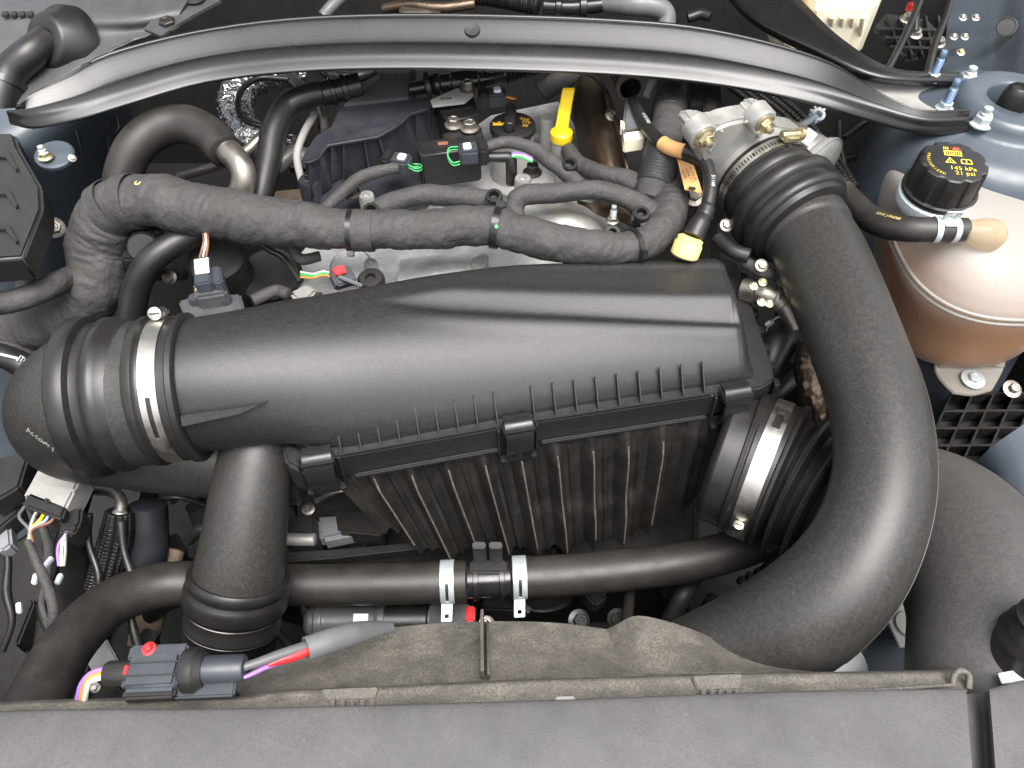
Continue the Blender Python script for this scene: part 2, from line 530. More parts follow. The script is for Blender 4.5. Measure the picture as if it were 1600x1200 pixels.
def see_through(name, col, rough, clear, tl):
    m = bpy.data.materials.new(name); m.use_nodes = True
    nt = m.node_tree; N, L = nt.nodes, nt.links
    b = N['Principled BSDF']; out = N['Material Output']
    b.inputs['Base Color'].default_value = (*col, 1); b.inputs['Roughness'].default_value = rough
    t = N.new('ShaderNodeBsdfTranslucent'); t.inputs[0].default_value = (*col, 1)
    x = N.new('ShaderNodeBsdfTransparent'); x.inputs[0].default_value = (1, .97, .93, 1)
    a = N.new('ShaderNodeMixShader'); a.inputs[0].default_value = tl
    c = N.new('ShaderNodeMixShader')
    tc = N.new('ShaderNodeTexCoord'); n = N.new('ShaderNodeTexNoise'); n.inputs['Scale'].default_value = 260; n.inputs['Detail'].default_value = 2
    r = N.new('ShaderNodeMapRange'); r.inputs[1].default_value = .66; r.inputs[2].default_value = .74; r.inputs[3].default_value = clear; r.inputs[4].default_value = clear * .5
    L.new(tc.outputs['Object'], n.inputs['Vector']); L.new(n.outputs['Fac'], r.inputs[0])
    mx = N.new('ShaderNodeMix'); mx.data_type = 'RGBA'; mx.inputs[6].default_value = (*col, 1); mx.inputs[7].default_value = (.30, .25, .20, 1)
    r2 = N.new('ShaderNodeMapRange'); r2.inputs[1].default_value = .68; r2.inputs[2].default_value = .73; L.new(n.outputs['Fac'], r2.inputs[0]); L.new(r2.outputs[0], mx.inputs[0]); L.new(mx.outputs[2], b.inputs['Base Color'])
    L.new(b.outputs[0], a.inputs[1]); L.new(t.outputs[0], a.inputs[2])
    L.new(r.outputs[0], c.inputs[0]); L.new(a.outputs[0], c.inputs[1]); L.new(x.outputs[0], c.inputs[2])
    L.new(c.outputs[0], out.inputs['Surface'])
    MAT[name] = m
see_through('milky_plastic', (.70, .665, .61), .38, .40, .62)
see_through('misted_plastic', (.47, .45, .42), .40, .16, .35)
mat('dust_edge', (.105, .093, .075), .8, var=.4, vsc=90)
see_through('amber_plastic', (.60, .47, .29), .3, .45, .4)
mat('coolant', (.85, .36, .09), .4, var=.05)

# ================================================================ SETTING: the bay itself
def slab(name, pts, mat_, thick=.004, kind='structure'):
    o = prism(name, pts, 0, 0, mat_, world=True, ext=(0, 0, -thick), bevel=0)
    o['kind'] = kind
    return o
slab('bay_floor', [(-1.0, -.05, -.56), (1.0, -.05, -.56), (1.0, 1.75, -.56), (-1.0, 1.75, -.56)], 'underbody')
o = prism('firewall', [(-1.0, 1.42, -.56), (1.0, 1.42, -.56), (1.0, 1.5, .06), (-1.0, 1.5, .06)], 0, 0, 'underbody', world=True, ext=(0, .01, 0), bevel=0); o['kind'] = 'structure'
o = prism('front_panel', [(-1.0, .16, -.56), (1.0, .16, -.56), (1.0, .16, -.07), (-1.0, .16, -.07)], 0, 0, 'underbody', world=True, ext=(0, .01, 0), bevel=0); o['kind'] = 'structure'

# the bonnet stands open over the back of the bay, above the picture
o = patch('open_bonnet', [[(-.85, 1.62, .16), (0, 1.70, .17), (.85, 1.62, .16)], [(-.85, 1.34, .62), (0, 1.42, .64), (.85, 1.34, .62)], [(-.80, 1.02, 1.10), (0, 1.06, 1.14), (.80, 1.02, 1.10)]], 'underbody', sub=5, thick=.02, world=True); o['kind'] = 'structure'
# left inner wing: painted blue sheet, seen between the loom and the brace
gl = [[(-60, 170, .055), (45, 165, .06), (150, 120, .065), (192, 85, .065)],
      [(-60, 260, .02), (45, 235, .02), (155, 180, .02), (196, 130, .02)],
      [(-60, 420, -.12), (60, 380, -.12), (175, 300, -.12), (215, 230, -.12)],
      [(-60, 640, -.30), (70, 560, -.30), (160, 470, -.30), (230, 400, -.30)],
      [(-60, 900, -.5), (60, 820, -.5), (180, 700, -.5), (260, 620, -.5)]]
o = patch('inner_wing_left', gl, 'blue_paint', sub=5); o['kind'] = 'structure'
o = prism('wheel_arch_left', [(-.95, .1, -.56), (-.62, .1, -.56), (-.60, 1.5, -.4), (-.95, 1.5, -.4)], 0, .05, 'underbody', world=True, bevel=0); o['kind'] = 'structure'
o = prism('side_wall_left', [(-.86, -.05, -.56), (-.86, 1.6, -.56), (-.86, 1.6, .12), (-.86, -.05, -.02)], 0, 0, 'underbody', world=True, ext=(-.02, 0, 0), bevel=0); o['kind'] = 'structure'
o = prism('side_wall_right', [(.86, -.05, -.56), (.86, 1.6, -.56), (.86, 1.6, .06), (.86, -.05, -.10)], 0, 0, 'underbody', world=True, ext=(.02, 0, 0), bevel=0); o['kind'] = 'structure'
# right inner wing, dark blue behind the strut tower
gr = [[(1490, -60, .02), (1560, -60, .05), (1640, -60, .10), (1760, -60, .12)],
      [(1480, 40, .0), (1550, 40, .03), (1625, 40, .08), (1740, 40, .10)],
      [(1470, 120, -.02), (1540, 120, .01), (1615, 120, .06), (1720, 120, .08)],
      [(1440, 220, -.04), (1520, 220, -.01), (1600, 220, .04), (1700, 220, .06)]]
o = patch('inner_wing_right', gr, 'blue_paint', sub=5); o['kind'] = 'structure'
gf = [[(1440, 740, -.26), (1510, 730, -.20), (1560, 690, -.14), (1680, 610, -.08)],
      [(1450, 800, -.28), (1530, 790, -.22), (1580, 750, -.16), (1700, 680, -.10)],
      [(1380, 960, -.34), (1480, 940, -.28), (1600, 900, -.22), (1720, 850, -.16)],
      [(1330, 1060, -.36), (1440, 1060, -.33), (1600, 1060, -.28), (1720, 1060, -.2)]]
o = patch('chassis_rail_right', gf, 'blue_paint', sub=5); o['kind'] = 'structure'

# ================================================================ FRONT COVER
t = thing('radiator_cover', 'flat grey plastic radiator cover with dust specks across the bottom edge', 'radiator cover')
g = [[(-160, 1130, -.012), (60, 1117, -.012), (360, 1115, -.012), (860, 1102, -.012), (1200, 1090, -.012), (1500, 1083, -.012)],
     [(-160, 1122, -.002), (60, 1109, -.002), (360, 1107, -.002), (860, 1094, -.002), (1200, 1082, -.002), (1505, 1077, -.002)],
     [(-160, 1132, .003), (60, 1119, .003), (360, 1117, .003), (860, 1104, .003), (1200, 1092, .003), (1510, 1085, .003)],
     [(-160, 1190, .006), (60, 1180, .006), (360, 1180, .006), (860, 1175, .006), (1200, 1172, .006), (1516, 1165, .006)],
     [(-160, 1290, .005), (60, 1290, .005), (360, 1290, .005), (860, 1290, .005), (1200, 1290, .005), (1528, 1290, .005)],
     [(-160, 1400, -.004), (60, 1400, -.004), (360, 1400, -.004), (860, 1400, -.004), (1200, 1400, -.004), (1540, 1400, -.004)]]
patch('panel', g, 'cover_plastic', t, sub=6, thick=.004)
g = [[(1500, 1085, -.014), (1530, 1083, -.020), (1548, 1080, -.014)], [(1510, 1130, -.008), (1536, 1130, -.018), (1552, 1130, -.008)], [(1525, 1300, -.008), (1545, 1300, -.018), (1560, 1300, -.008)], [(1540, 1400, -.008), (1555, 1400, -.018), (1570, 1400, -.008)]]
patch('channel', g, 'cover_plastic', t, sub=5, thick=.003)
g = [[(1546, 1083, -.012), (1600, 1070, -.012), (1700, 1058, -.012), (1800, 1050, -.012)],
     [(1545, 1076, -.002), (1600, 1063, -.002), (1700, 1050, -.002), (1800, 1042, -.002)],
     [(1547, 1090, .003), (1600, 1075, .003), (1700, 1062, .003), (1800, 1054, .003)],
     [(1554, 1180, .005), (1600, 1170, .005), (1700, 1170, .005), (1800, 1170, .005)],
     [(1562, 1300, .005), (1600, 1300, .005), (1700, 1300, .005), (1800, 1300, .005)],
     [(1570, 1400, 0), (1600, 1400, 0), (1700, 1400, 0), (1800, 1400, 0)]]
patch('end_panel', g, 'cover_plastic', t, sub=6, thick=.004)

# ================================================================ FAN SHROUD
t = thing('fan_shroud', 'dust covered brown black fan shroud behind the radiator cover', 'fan shroud')
top = [(360, 1072), (420, 1030), (490, 1003), (570, 986), (660, 976), (750, 971), (850, 972), (920, 979), (985, 990), (1040, 1004)]
bot = [(385, 1092), (440, 1085), (500, 1079), (580, 1073), (660, 1069), (750, 1064), (850, 1060), (920, 1057), (985, 1055), (1040, 1053)]
g = [[(x, y, -.115) for x, y in top], [((a[0] * 2 + b[0]) / 3, (a[1] * 2 + b[1]) / 3, -.098) for a, b in zip(top, bot)], [((a[0] + b[0] * 2) / 3, (a[1] + b[1] * 2) / 3, -.078) for a, b in zip(top, bot)], [(x, y, -.058) for x, y in bot]]
patch('arched_panel', g, 'dusty_plastic', t, sub=4, thick=.003)
g = [[(935, 990, -.125), (965, 975, -.105), (998, 962, -.092), (1060, 976, -.098), (1130, 1002, -.105), (1200, 1025, -.11), (1270, 1040, -.115)],
     [(945, 1020, -.10), (975, 1010, -.088), (1007, 1000, -.078), (1065, 1008, -.082), (1130, 1024, -.086), (1200, 1038, -.09), (1270, 1047, -.095)],
     [(955, 1055, -.062), (985, 1054, -.060), (1015, 1052, -.056), (1070, 1051, -.056), (1130, 1050, -.056), (1200, 1050, -.06), (1270, 1052, -.065)]]
patch('raised_panel', g, 'dusty_plastic', t, sub=4, thick=.003)
p0, p1 = W(752, 1062, -.056), W(752, 972, -.112)
prism('rib', [p0, p0 + [0, 0, .02], p1 + [0, -.004, .026], p1 + [0, .004, .022], p1 + [0, .004, -.01]], 0, 0, 'dusty_plastic', t, world=True, ext=(.0028, 0, 0), bevel=.0006)
prism('rib', [p0 + [.0052, 0, 0], p0 + [.0052, 0, .014], p1 + [.0052, -.004, .016], p1 + [.0052, .004, -.01]], 0, 0, 'dusty_plastic', t, world=True, ext=(.002, 0, 0), bevel=.0005)
# the long lip between shroud and cover
up = [(-120, 1103), (60, 1094), (200, 1090), (370, 1088), (440, 1078), (600, 1072), (800, 1062), (1000, 1056), (1160, 1051), (1340, 1049), (1505, 1046)]
lo = [(-120, 1125), (60, 1113), (200, 1110), (370, 1109), (440, 1107), (600, 1104), (800, 1098), (1000, 1092), (1160, 1087), (1340, 1084), (1512, 1081)]
g = [[(x, y, -.040) for x, y in up], [(x, y + 4, -.030) for x, y in up], [((a[0] + b[0]) / 2, (a[1] + b[1]) / 2, -.027) for a, b in zip(up, lo)], [(x, y, -.022) for x, y in lo]]
patch('lip', g, 'dusty_plastic', t, sub=4, thick=.003)
# two clip seats in the lip
for x0, x1, ya, yb in ((502, 590, 1077, 1105), (1082, 1160, 1056, 1089)):
    q = W((x0 + x1) / 2, (ya + yb) / 2, -.012)
    e = thing  # noqa
    w = M(x1 - x0, q)
    cs = prism('clip_seat', [(x0, ya), (x1, ya - 4), (x1 - 5, yb - 12), (x0 + 8, yb - 9)], -.0235, .012, 'dusty_plastic', t, bevel=.001)
    for k in range(5):
        xx = x0 + 14 + k * (x1 - x0 - 26) / 4
        prism('tooth', [(xx, yb - 12), (xx + 7, yb - 12.5), (xx + 7, yb - 1), (xx, yb)], -.0175, .006, 'dusty_plastic', cs, bevel=.0006)
# hooked end of the lip
sweep('hook', Path([(1488, 1068, -.022, 5), (1492, 1054, -.018, 5), (1503, 1048, -.016, 5), (1514, 1056, -.018, 5), (1514, 1076, -.022, 5)]), 'dusty_plastic', t, n=10)
sweep('edge_bead', Path([(1180, 1085, -.019, 3), (1300, 1081, -.019, 3), (1420, 1075, -.019, 3), (1490, 1070, -.019, 3)]), 'dusty_plastic', t, n=8)
prism('stopper', [(868, 1088), (898, 1087), (900, 1096), (868, 1097)], -.016, .008, 'light_grey', t, bevel=.001)

# ================================================================ AIR FILTER HOUSING
air = thing('air_filter_housing', 'large matte black plastic air filter box with three clips, in the middle of the bay', 'air filter box')
NB = -.050
_c = np.linspace(0, 1, 131)
def _res(pts):
    pts = catmull(np.array(pts, float), 8); d = np.r_[0, np.cumsum(np.linalg.norm(np.diff(pts, axis=0), axis=1))]
    return np.stack([np.interp(_c * d[-1], d, pts[:, k]) for k in (0, 1)], 1)
ROUND = np.stack([.5 - .5 * np.cos(np.pi * _c), np.sin(np.pi * _c)], 1)
BOXY = _res([(0, 0), (.012, .10), (.06, .30), (.16, .56), (.28, .78), (.40, .92), (.52, .985), (.66, 1.0), (.82, .99), (.90, .95), (.945, .84), (.985, .45), (1, 0)])
def st(fx, bx, zt, zb, w, base=NB):
    """section between a front point and a back point (world x, y), rising to zt and going down to zb; w = 0 round neck, 1 box"""
    f, b = np.array([*fx, base]), np.array([*bx, base])
    U_ = ROUND * (1 - w) + BOXY * w
    up_ = [f + (b - f) * u + np.array([0, 0, (zt - base) * v]) for u, v in U_]
    dn_ = [f + (b - f) * u - np.array([0, 0, (base - zb) * v]) for u, v in ROUND[::-1][1:-1]]
    return up_ + dn_
_fx = np.array([W(440, 690, -.056), W(520, 702, -.056), W(775, 657, -.056), W(840, 643, -.056), W(1110, 602, -.056), W(1185, 592, -.056)])
fy = lambda x: float(np.interp(x, _fx[:, 0], _fx[:, 1]))
secs = [st((-.372, .432), (-.385, .570), .040, -.100, 0, -.030),
        st((-.335, .437), (-.346, .577), .041, -.100, 0, -.030),
        st((-.290, .442), (-.300, .590), .040, -.098, .05, -.032),
        st((-.235, .446), (-.240, .612), .036, -.085, .25, -.040),
        st((-.170, fy(-.17)), (-.165, .632), .029, -.062, .55, -.054),
        st((-.090, fy(-.09)), (-.080, .652), .020, -.060, .85, -.056),
        st((.000, fy(0)), (.010, .668), .012, -.060, 1, -.056),
        st((.100, fy(.1)), (.110, .680), .005, -.060, 1, -.056),
        st((.190, fy(.19)), (.190, .688), .000, -.060, 1, -.056),
        st((.243, fy(.243)), (.232, .692), -.002, -.060, 1, -.056)]
NB = -.056
endc = np.array(secs[-1]); mid = endc.mean(0)
for k, (sx, dz, dx) in enumerate(((.985, .975, .007), (.965, .90, .0135), (.945, .66, .019), (.925, .30, .0235), (.915, .02, .026))):
    r = endc.copy()
    zc = NB
    r[:, 1] = mid[1] + (endc[:, 1] - mid[1]) * sx
    r[:, 2] = np.where(endc[:, 2] > zc, zc + (endc[:, 2] - zc) * dz, endc[:, 2])
    r[:, 0] = endc[:, 0] + dx
    secs.append(r)
def blade(B):
    x, y, z = B[..., 0], B[..., 1], B[..., 2]
    sm = lambda q: np.clip(q, 0, 1) ** 2 * (3 - 2 * np.clip(q, 0, 1))
    a = sm((x + .155) / .10)
    end = sm((.260 - x) / .018)
    yt = .574 + .012 * np.clip((x + .15) / .4, 0, 1)
    wd = .006 + .022 * a                                   # the scoop opens from a point
    up_ = sm((z + .035) / .02)
    d = y - yt
    scoop = np.where(d > 0, sm(1 - d / wd), sm(1 + d / (.0055 + .004 * a)))
    ridge = np.exp(-((d - wd * 1.05) / (.004 + .004 * a)) ** 2)
    lip = np.exp(-((d + .015) / .009) ** 2)
    dz = a * end * up_ * (-.0066 * scoop + .0016 * ridge + .0016 * lip)
    # soft crease along the back shoulder
    cr = np.exp(-((y - (.646 + .022 * np.clip((x + .05) / .3, 0, 1))) / .005) ** 2) * sm((x + .08) / .15) * end
    B[..., 2] = z + dz + .0020 * cr * up_
    return B
lid = loft('lid', secs, 'moulded_plastic', air, sub=14, angle=60, fn=blade)
# ridge that runs from the neck to the box front
prism('neck_fin', [(281, 650, .006), (345, 641, .008), (414, 630, .010), (374, 648, .002), (284, 667, -.002)], 0, 0, 'moulded_plastic', lid, ext=(0, .012, -.010), bevel=.0008)
# flange the lid closes on
FL = [(440, 664), (462, 690), (522, 715), (785, 668), (834, 660), (1116, 617), (1190, 606), (1210, 592), (1208, 575), (1152, 410), (1135, 402), (900, 412), (600, 470), (470, 560)]
flange = prism('flange', [(x, y) for x, y in FL], -.056, .038, 'moulded_plastic', air, bevel=.0025, seg=3)
def fl(px, z=-.056, off=0):        # point on the ledge's front edge line
    py = np.interp(px, [522, 785, 834, 1116, 1190], [715, 668, 660, 617, 606])
    return W(px, py, z) + np.array([.02, -.16, 0]) * off
a, b = fl(545, -.094, .018), fl(1105, -.094, .018)
fd = nrm(b - a); fnn = nrm(np.cross(fd, [0, 0, 1]))     # outward: towards the front
if fnn[1] > 0: fnn = -fnn
for x0, x1 in ((545, 782), (846, 1112)):
    a, b = fl(x0), fl(x1)
    a = np.array([a[0], a[1], -.089]); b = np.array([b[0], b[1], -.089])
    prism('flange_bead', [a + fnn * .0005, b + fnn * .0005, b + fnn * .005, a + fnn * .005], 0, .006, 'moulded_plastic', flange, world=True, bevel=.0015)
    # raised kerb on the ledge's front edge
    a2, b2 = fl(x0 - 15), fl(x1)
    prism('ledge_edge', [a2 - fnn * .0005 + [0, 0, .0025], b2 - fnn * .0005 + [0, 0, .0025], b2 - fnn * .003 + [0, 0, .0025], a2 - fnn * .003 + [0, 0, .0025]], 0, .006, 'moulded_plastic', flange, world=True, bevel=.0008)
def gusset(px, parent):
    q = fl(px, -.0555) - fnn * .0015
    back = -fnn
    prism('rib', [q, q + back * .019, q + back * .026 + [0, 0, .028], q + back * .022 + [0, 0, .028]], 0, 0, 'moulded_plastic', parent, world=True, ext=fd * .0016, bevel=.0003, seg=1)
for k in range(9): gusset(533 + k * 30.6, lid)
for k in range(9): gusset(836 + k * 33.2, lid)
# lower box: corrugated wall
def body_line(n):
    ts = np.linspace(0, 1, n)
    A, B_ = W(497, 752, -.095), W(1135, 668, -.095)
    return ts, A, B_
ts, A, B_ = body_line(241)
rows, zs = [], np.linspace(0, 1, 26)
dirx = nrm(B_ - A); outn = nrm(np.cross(dirx, [0, 0, 1])); outn = outn if outn[1] < 0 else -outn
Lb = np.linalg.norm(B_ - A)
per = Lb / 11.0
def wave(u):
    q = (u / per) % 1.0
    return np.interp(q, [0, .08, .34, .44, .58, .70, .78, .90, 1.0], [0, 0, .95, 1, .25, .22, .45, .05, 0])
def zbot(u):
    f = u / Lb
    return np.interp(f, [0, .06, .13, .20, .5, .86, .95, 1.0], [-.170, -.205, -.255, -.280, -.290, -.286, -.272, -.22])
ts = np.linspace(0, 1, 361); zs = np.linspace(0, 1, 40)
verts, faces = [], []
n, m = len(ts), len(zs)
for j, zz in enumerate(zs):
    for i, tt in enumerate(ts):
        u = tt * Lb
        base = A + dirx * u
        amp = .0165 * min(1, .25 + zz * 4) * np.clip(tt / .03, 0, 1) * np.clip((1 - tt) / .10, 0, 1)
        zb = zbot(u)
        bulge = .008 * np.clip((zz - .55) / .10, 0, 1) * np.clip((.20 - abs(tt - .62)) / .03, 0, 1)
        q = base + outn * (-.016 + amp * wave(u + .004) + .022 * zz + bulge) + dirx * zz * (.045 - .05 * tt)
        q[2] = -.092 + (zb + .092) * zz
        verts.append(q)
faces = [(j * n + i, j * n + i + 1, (j + 1) * n + i + 1, (j + 1) * n + i) for j in range(m - 1) for i in range(n - 1)]
b0 = len(verts)                                            # floor and back, column by column
for i in range(n):
    q = A + dirx * ts[i] * Lb - outn * .15; q[2] = zbot(ts[i] * Lb); verts.append(q)
b1 = len(verts)
for i in range(n):
    q = A + dirx * ts[i] * Lb - outn * .15; q[2] = -.092; verts.append(q)
for i in range(n - 1):
    faces += [((m - 1) * n + i, (m - 1) * n + i + 1, b0 + i + 1, b0 + i), (b0 + i, b0 + i + 1, b1 + i + 1, b1 + i)]
faces += [[j * n for j in range(m)] + [b0, b1], [j * n + n - 1 for j in range(m)] + [b0 + n - 1, b1 + n - 1]]
lower = mk('lower_box', verts, faces, 'dusty_body', air, angle=24)
for k in range(1, 10):                                      # thin dusty edges on the crests
    u = (k + .40) * per - .004; tt = u / Lb; pts = []
    if tt > .93: break
    for zz in np.linspace(.10, .97, 10):
        bulge = .008 * np.clip((zz - .55) / .10, 0, 1) * np.clip((.20 - abs(tt - .62)) / .03, 0, 1)
        amp = .0165 * min(1, .25 + zz * 4) * np.clip(tt / .03, 0, 1) * np.clip((1 - tt) / .10, 0, 1)
        q = A + dirx * u + outn * (-.0155 + amp + .022 * zz + bulge) + dirx * zz * (.045 - .05 * tt)
        q[2] = -.092 + (zbot(u) + .092) * zz
        pts.append((*q, .0011))
    sweep('fin', Path(pts[(k * 3) % 3:10 - (k * 5) % 2], world=True, sub=2), 'dust_edge', lower, n=8)
# short ribs under the flange
for x0, k in [(560 + 31 * i, i) for i in range(8)] + [(882 + 33 * i, i) for i in range(7)]:
    q = fl(x0); q = np.array([q[0], q[1], -.096]) - fnn * .001
    prism('rib', [q, q - fnn * .016, q - fnn * .016 + [0, 0, -.020], q - fnn * .008 + [0, 0, -.022]], 0, 0, 'dusty_body', lower, world=True, ext=fd * .0022, bevel=.0004, seg=1)
# clips
for cx, lab in ((497, 'left'), (808, 'middle'), (1146, 'right')):
    c = fl(cx); c = np.array([c[0], c[1], -.07])
    X = (fd, -fnn, np.array([0, 0, 1.0]))
    cl = box('clip', c + fnn * .006 + [0, 0, .018], (.034, .016, .009), 'clip_plastic', air, X=X, bevel=.001)
    # bowed strap
    V = []
    pts = [(-.007, .024), (.006, .026), (.0145, .017), (.0185, .0), (.0165, -.017), (.009, -.032), (-.002, -.040)]
    pts = catmull(np.array(pts), 5)
    th = .0030
    tg = np.gradient(pts, axis=0); tg /= np.linalg.norm(tg, axis=1)[:, None]; nn_ = np.stack([-tg[:, 1], tg[:, 0]], 1)
    ring = np.vstack([pts, (pts + nn_ * -th)[::-1]])
    vv, ff = [], []
    K = len(ring)
    for s in (-.0145, .0145):
        for q in ring: vv.append(c + fnn * q[0] + np.array([0, 0, q[1]]) + fd * s)
    for i in range(K): ff.append((i, (i + 1) % K, K + (i + 1) % K, K + i))
    h = K // 2
    for s in (0, K):
        for i in range(h - 1): ff.append((s + i, s + i + 1, s + K - 2 - i, s + K - 1 - i))
    mk('strap', vv, ff, 'clip_plastic', cl, angle=40)
    for s in (-1, 1):
        prism('cheek', [c + fd * s * .0195 + [0, 0, .014] - fnn * .004, c + fd * s * .0195 + [0, 0, .014] + fnn * .005, c + fd * s * .0195 + [0, 0, -.030] + fnn * .008, c + fd * s * .0195 + [0, 0, -.036] - fnn * .002], 0, 0, 'plastic', cl, world=True, ext=fd * s * .0022, bevel=.0005, seg=1)
        box('lug', c + fd * s * .0165 + fnn * .008 + [0, 0, -.034], (.007, .008, .006), 'plastic', cl, X=X, bevel=.001)
    box('hook_bar', c + fnn * .001 + [0, 0, .024], (.030, .005, .005), 'clip_plastic', cl, X=X, bevel=.001)
    box('foot', c + fnn * .002 + [0, 0, -.038], (.034, .014, .008), 'clip_plastic', cl, X=X, bevel=.0015)
# shelf at the lid's left end that carries the left clip
prism('corner_block', [(438, 690), (462, 694), (490, 716), (480, 740), (446, 725)], -.066, .045, 'moulded_plastic', air, bevel=.004, seg=3)
# right flange: cross rib and side teeth
for k in range(7):
    f = k / 6
    x, y = 1158 + 50 * f, 425 + 165 * f
    prism('side_tooth', [(x, y), (x + 9, y + 2), (x + 12, y + 12), (x + 3, y + 12)], -.075, .016, 'moulded_plastic', flange, bevel=.0006, seg=1)

# ================================================================ DUCTS
# cuff and elbow on the left end of the air box
pc = Path([(-.40, .4985, -.030, .072), (-.36, .503, -.030, .072), (-.30, .511, -.030, .072)], world=True)
neckax = nrm(np.array([.1, .013, 0]))
nc = np.array([-.375, .5005, -.030])
t = thing('intake_cuff', 'ribbed black rubber cuff on the left neck of the air box', 'rubber cuff')
prof = [(.0715, .046), (.076, .046), (.0785, .044), (.0785, .039), (.0755, .037), (.075, .030), (.075, .012), (.0755, .009), (.0785, .007), (.0785, .001), (.076, -.002), (.0745, -.008), (.0755, -.018), (.079, -.026), (.081, -.030), (.081, -.037), (.0775, -.040), (.0765, -.044), (.0770, -.050), (.0835, -.053), (.0845, -.057), (.0845, -.068), (.082, -.071), (.071, -.071)]
lathe('sleeve', prof, nc, neckax, 'rubber', t, n=72, angle=50)
t2 = thing('hose_clamp', 'bright steel worm drive clamp around the left air box cuff', 'hose clamp', 'worm drive hose clamps')
ang0 = -math.pi / 2
def slot(th, w):
    d = (th - .30)
    return (abs(w) < .36 and abs(d) < .17) or (abs(w) < .2 and abs(d - .25) < .14)
upref = np.array([0, 0, 1.0])
band('strap', nc + neckax * .021, neckax, .0753, .0165, 'steel', t2, n=160, holes=slot, ref=np.array([0, -.62, .78]) * 1.0, nw=12)
def worm(parent, c, ax, out, tang, s=1.0, m_='steel'):
    """screw housing on a band: c on the band, out = outward, tang = screw axis"""
    hs_ = box('housing', c + out * .004 * s, (.017 * s, .012 * s, .0075 * s), m_, parent, X=(tang, ax, out), bevel=.002 * s)
    lathe('screw', [(.0, -.014 * s), (.0042 * s, -.014 * s), (.0058 * s, -.0135 * s), (.0058 * s, -.009 * s), (.0035 * s, -.0085 * s), (.0035 * s, .010 * s), (.003 * s, .011 * s), (0, .011 * s)], c + out * .0055 * s, tang, m_, parent, n=20)
    box('screw_slot', c + out * .0055 * s - tang * .0138 * s, (.0006 * s, .009 * s, .0014 * s), 'dark_steel', parent, X=(tang, ax, out), bevel=0)
rad = nrm(np.array([0, .60, .80])); rad = nrm(rad - neckax * np.dot(rad, neckax)); tg = np.cross(neckax, rad)
worm(t2, nc + neckax * .021 + rad * .0762, neckax, rad, -tg, 1.15)
for k in range(6):
    an = -.30 - k * .05
    rr = rad * math.cos(an) - tg * math.sin(an) * -1
    rr = nrm(rad * math.cos(an) + tg * -math.sin(an) * -1)
    box('notch', nc + neckax * .021 + rr * .0764, (.0075, .0010, .0005), 'dark_steel', t2, X=(neckax, np.cross(rr, neckax), rr), bevel=0)

el = Path([(-.372, .4995, -.030, .076), (-.425, .495, -.034, .075), (-.462, .497, -.055, .070), (-.472, .500, -.085, .066), (-.45, .503, -.112, .060), (-.40, .503, -.135, .055), (-.33, .503, -.158, .050), (-.25, .505, -.175, .05)], world=True, sub=14)
t = thing('intake_elbow', 'dusty black intake elbow curling under the left cuff of the air box', 'intake duct')
sweep('duct', el, 'duct_plastic', t, n=64, nl=110)
for k, ch in enumerate('Accowry'):                          # raised maker's script on the elbow
    h_ = hit(el, 46 + k * 6.2, 672 + k * 4.6, .0006)
    if h_ is None: continue
    xd_ = nrm(W(52.2, 676.6, h_[0][2]) - W(46, 672, h_[0][2])); xd_ = nrm(xd_ - h_[1] * np.dot(xd_, h_[1]))
    lettering('lettering', ch, .0085, h_[0] + h_[1] * .0008, xd_, np.cross(h_[1], xd_), 'light_grey', t)
# down pipe
t = thing('charge_pipe', 'short black pipe dropping from under the air box to a ringed rubber coupling', 'charge pipe')
dp = Path([(418, 640, -.090, 55), (407, 690, -.098, 57), (393, 760, -.125, 60), (383, 830, -.158, 64), (375, 890, -.19, 69), (370, 925, -.212, 71)], sub=10)
sweep('pipe', dp, 'duct_plastic', t, n=56, nl=70)
P_, T_, R_ = dp.at(.93)
ax = nrm(dp.T[-1])
co = thing('pipe_coupling', 'rubber coupling with raised rings at the foot of the short charge pipe', 'coupling')
R_ = .0505
lathe('sleeve', [(R_ - .003, -.010), (R_ + .002, -.010), (R_ + .0045, -.006), (R_ + .0045, .001), (R_ + .003, .003), (R_ + .003, .005), (R_ + .0055, .008), (R_ + .0065, .014), (R_ + .0065, .024), (R_ + .005, .029), (R_ + .001, .031), (R_ + .001, .033), (R_ + .0015, .048), (R_ + .0025, .050), (R_ + .0025, .053), (R_ + .0005, .055), (R_ + .0005, .10), (R_ - .004, .102)], P_, ax, 'rubber', co, n=64, angle=50)
for hh in (.0325, .054):
    lathe('wire_ring', [(R_ + .001 + .0013 * math.cos(a), hh + .0013 * math.sin(a)) for a in np.linspace(0, 2 * math.pi, 9)], P_, ax, 'steel', co, n=64)

# big charge duct on the right
t = thing('charge_duct', 'wide dusty black duct sweeping from the throttle body down past the air box', 'charge duct')
rd = Path([(1252, 350, .012, 64), (1278, 395, .010, 67), (1306, 460, .008, 69), (1340, 545, .006, 70), (1372, 640, .000, 72), (1381, 735, -.012, 75), (1362, 825, -.032, 80), (1316, 905, -.060, 86), (1245, 968, -.095, 88), (1165, 1012, -.135, 84), (1090, 1045, -.17, 80)], sub=12)
sweep('duct', rd, 'duct_plastic', t, n=72, nl=130, prof=[(0, 1.05), (.02, 1.06), (.035, 1.05), (.045, 1.0), (1, 1.0)])
def seam(name, path, angle_vec, parent, m_, f0, f1, r=.0006):
    fs = np.linspace(f0, f1, 40); pts = []
    for f in fs:
        p, tt, R = path.at(f)
        v = np.asarray(angle_vec, float); v = nrm(v - tt * np.dot(v, tt))
        pts.append((*(p + v * R), r))
    return sweep(name, Path(pts, world=True, sub=3), m_, parent, n=6, caps=False)
seam('mould_seam', rd, (1.0, -.15, .62), t, 'duct_plastic', .06, .8)
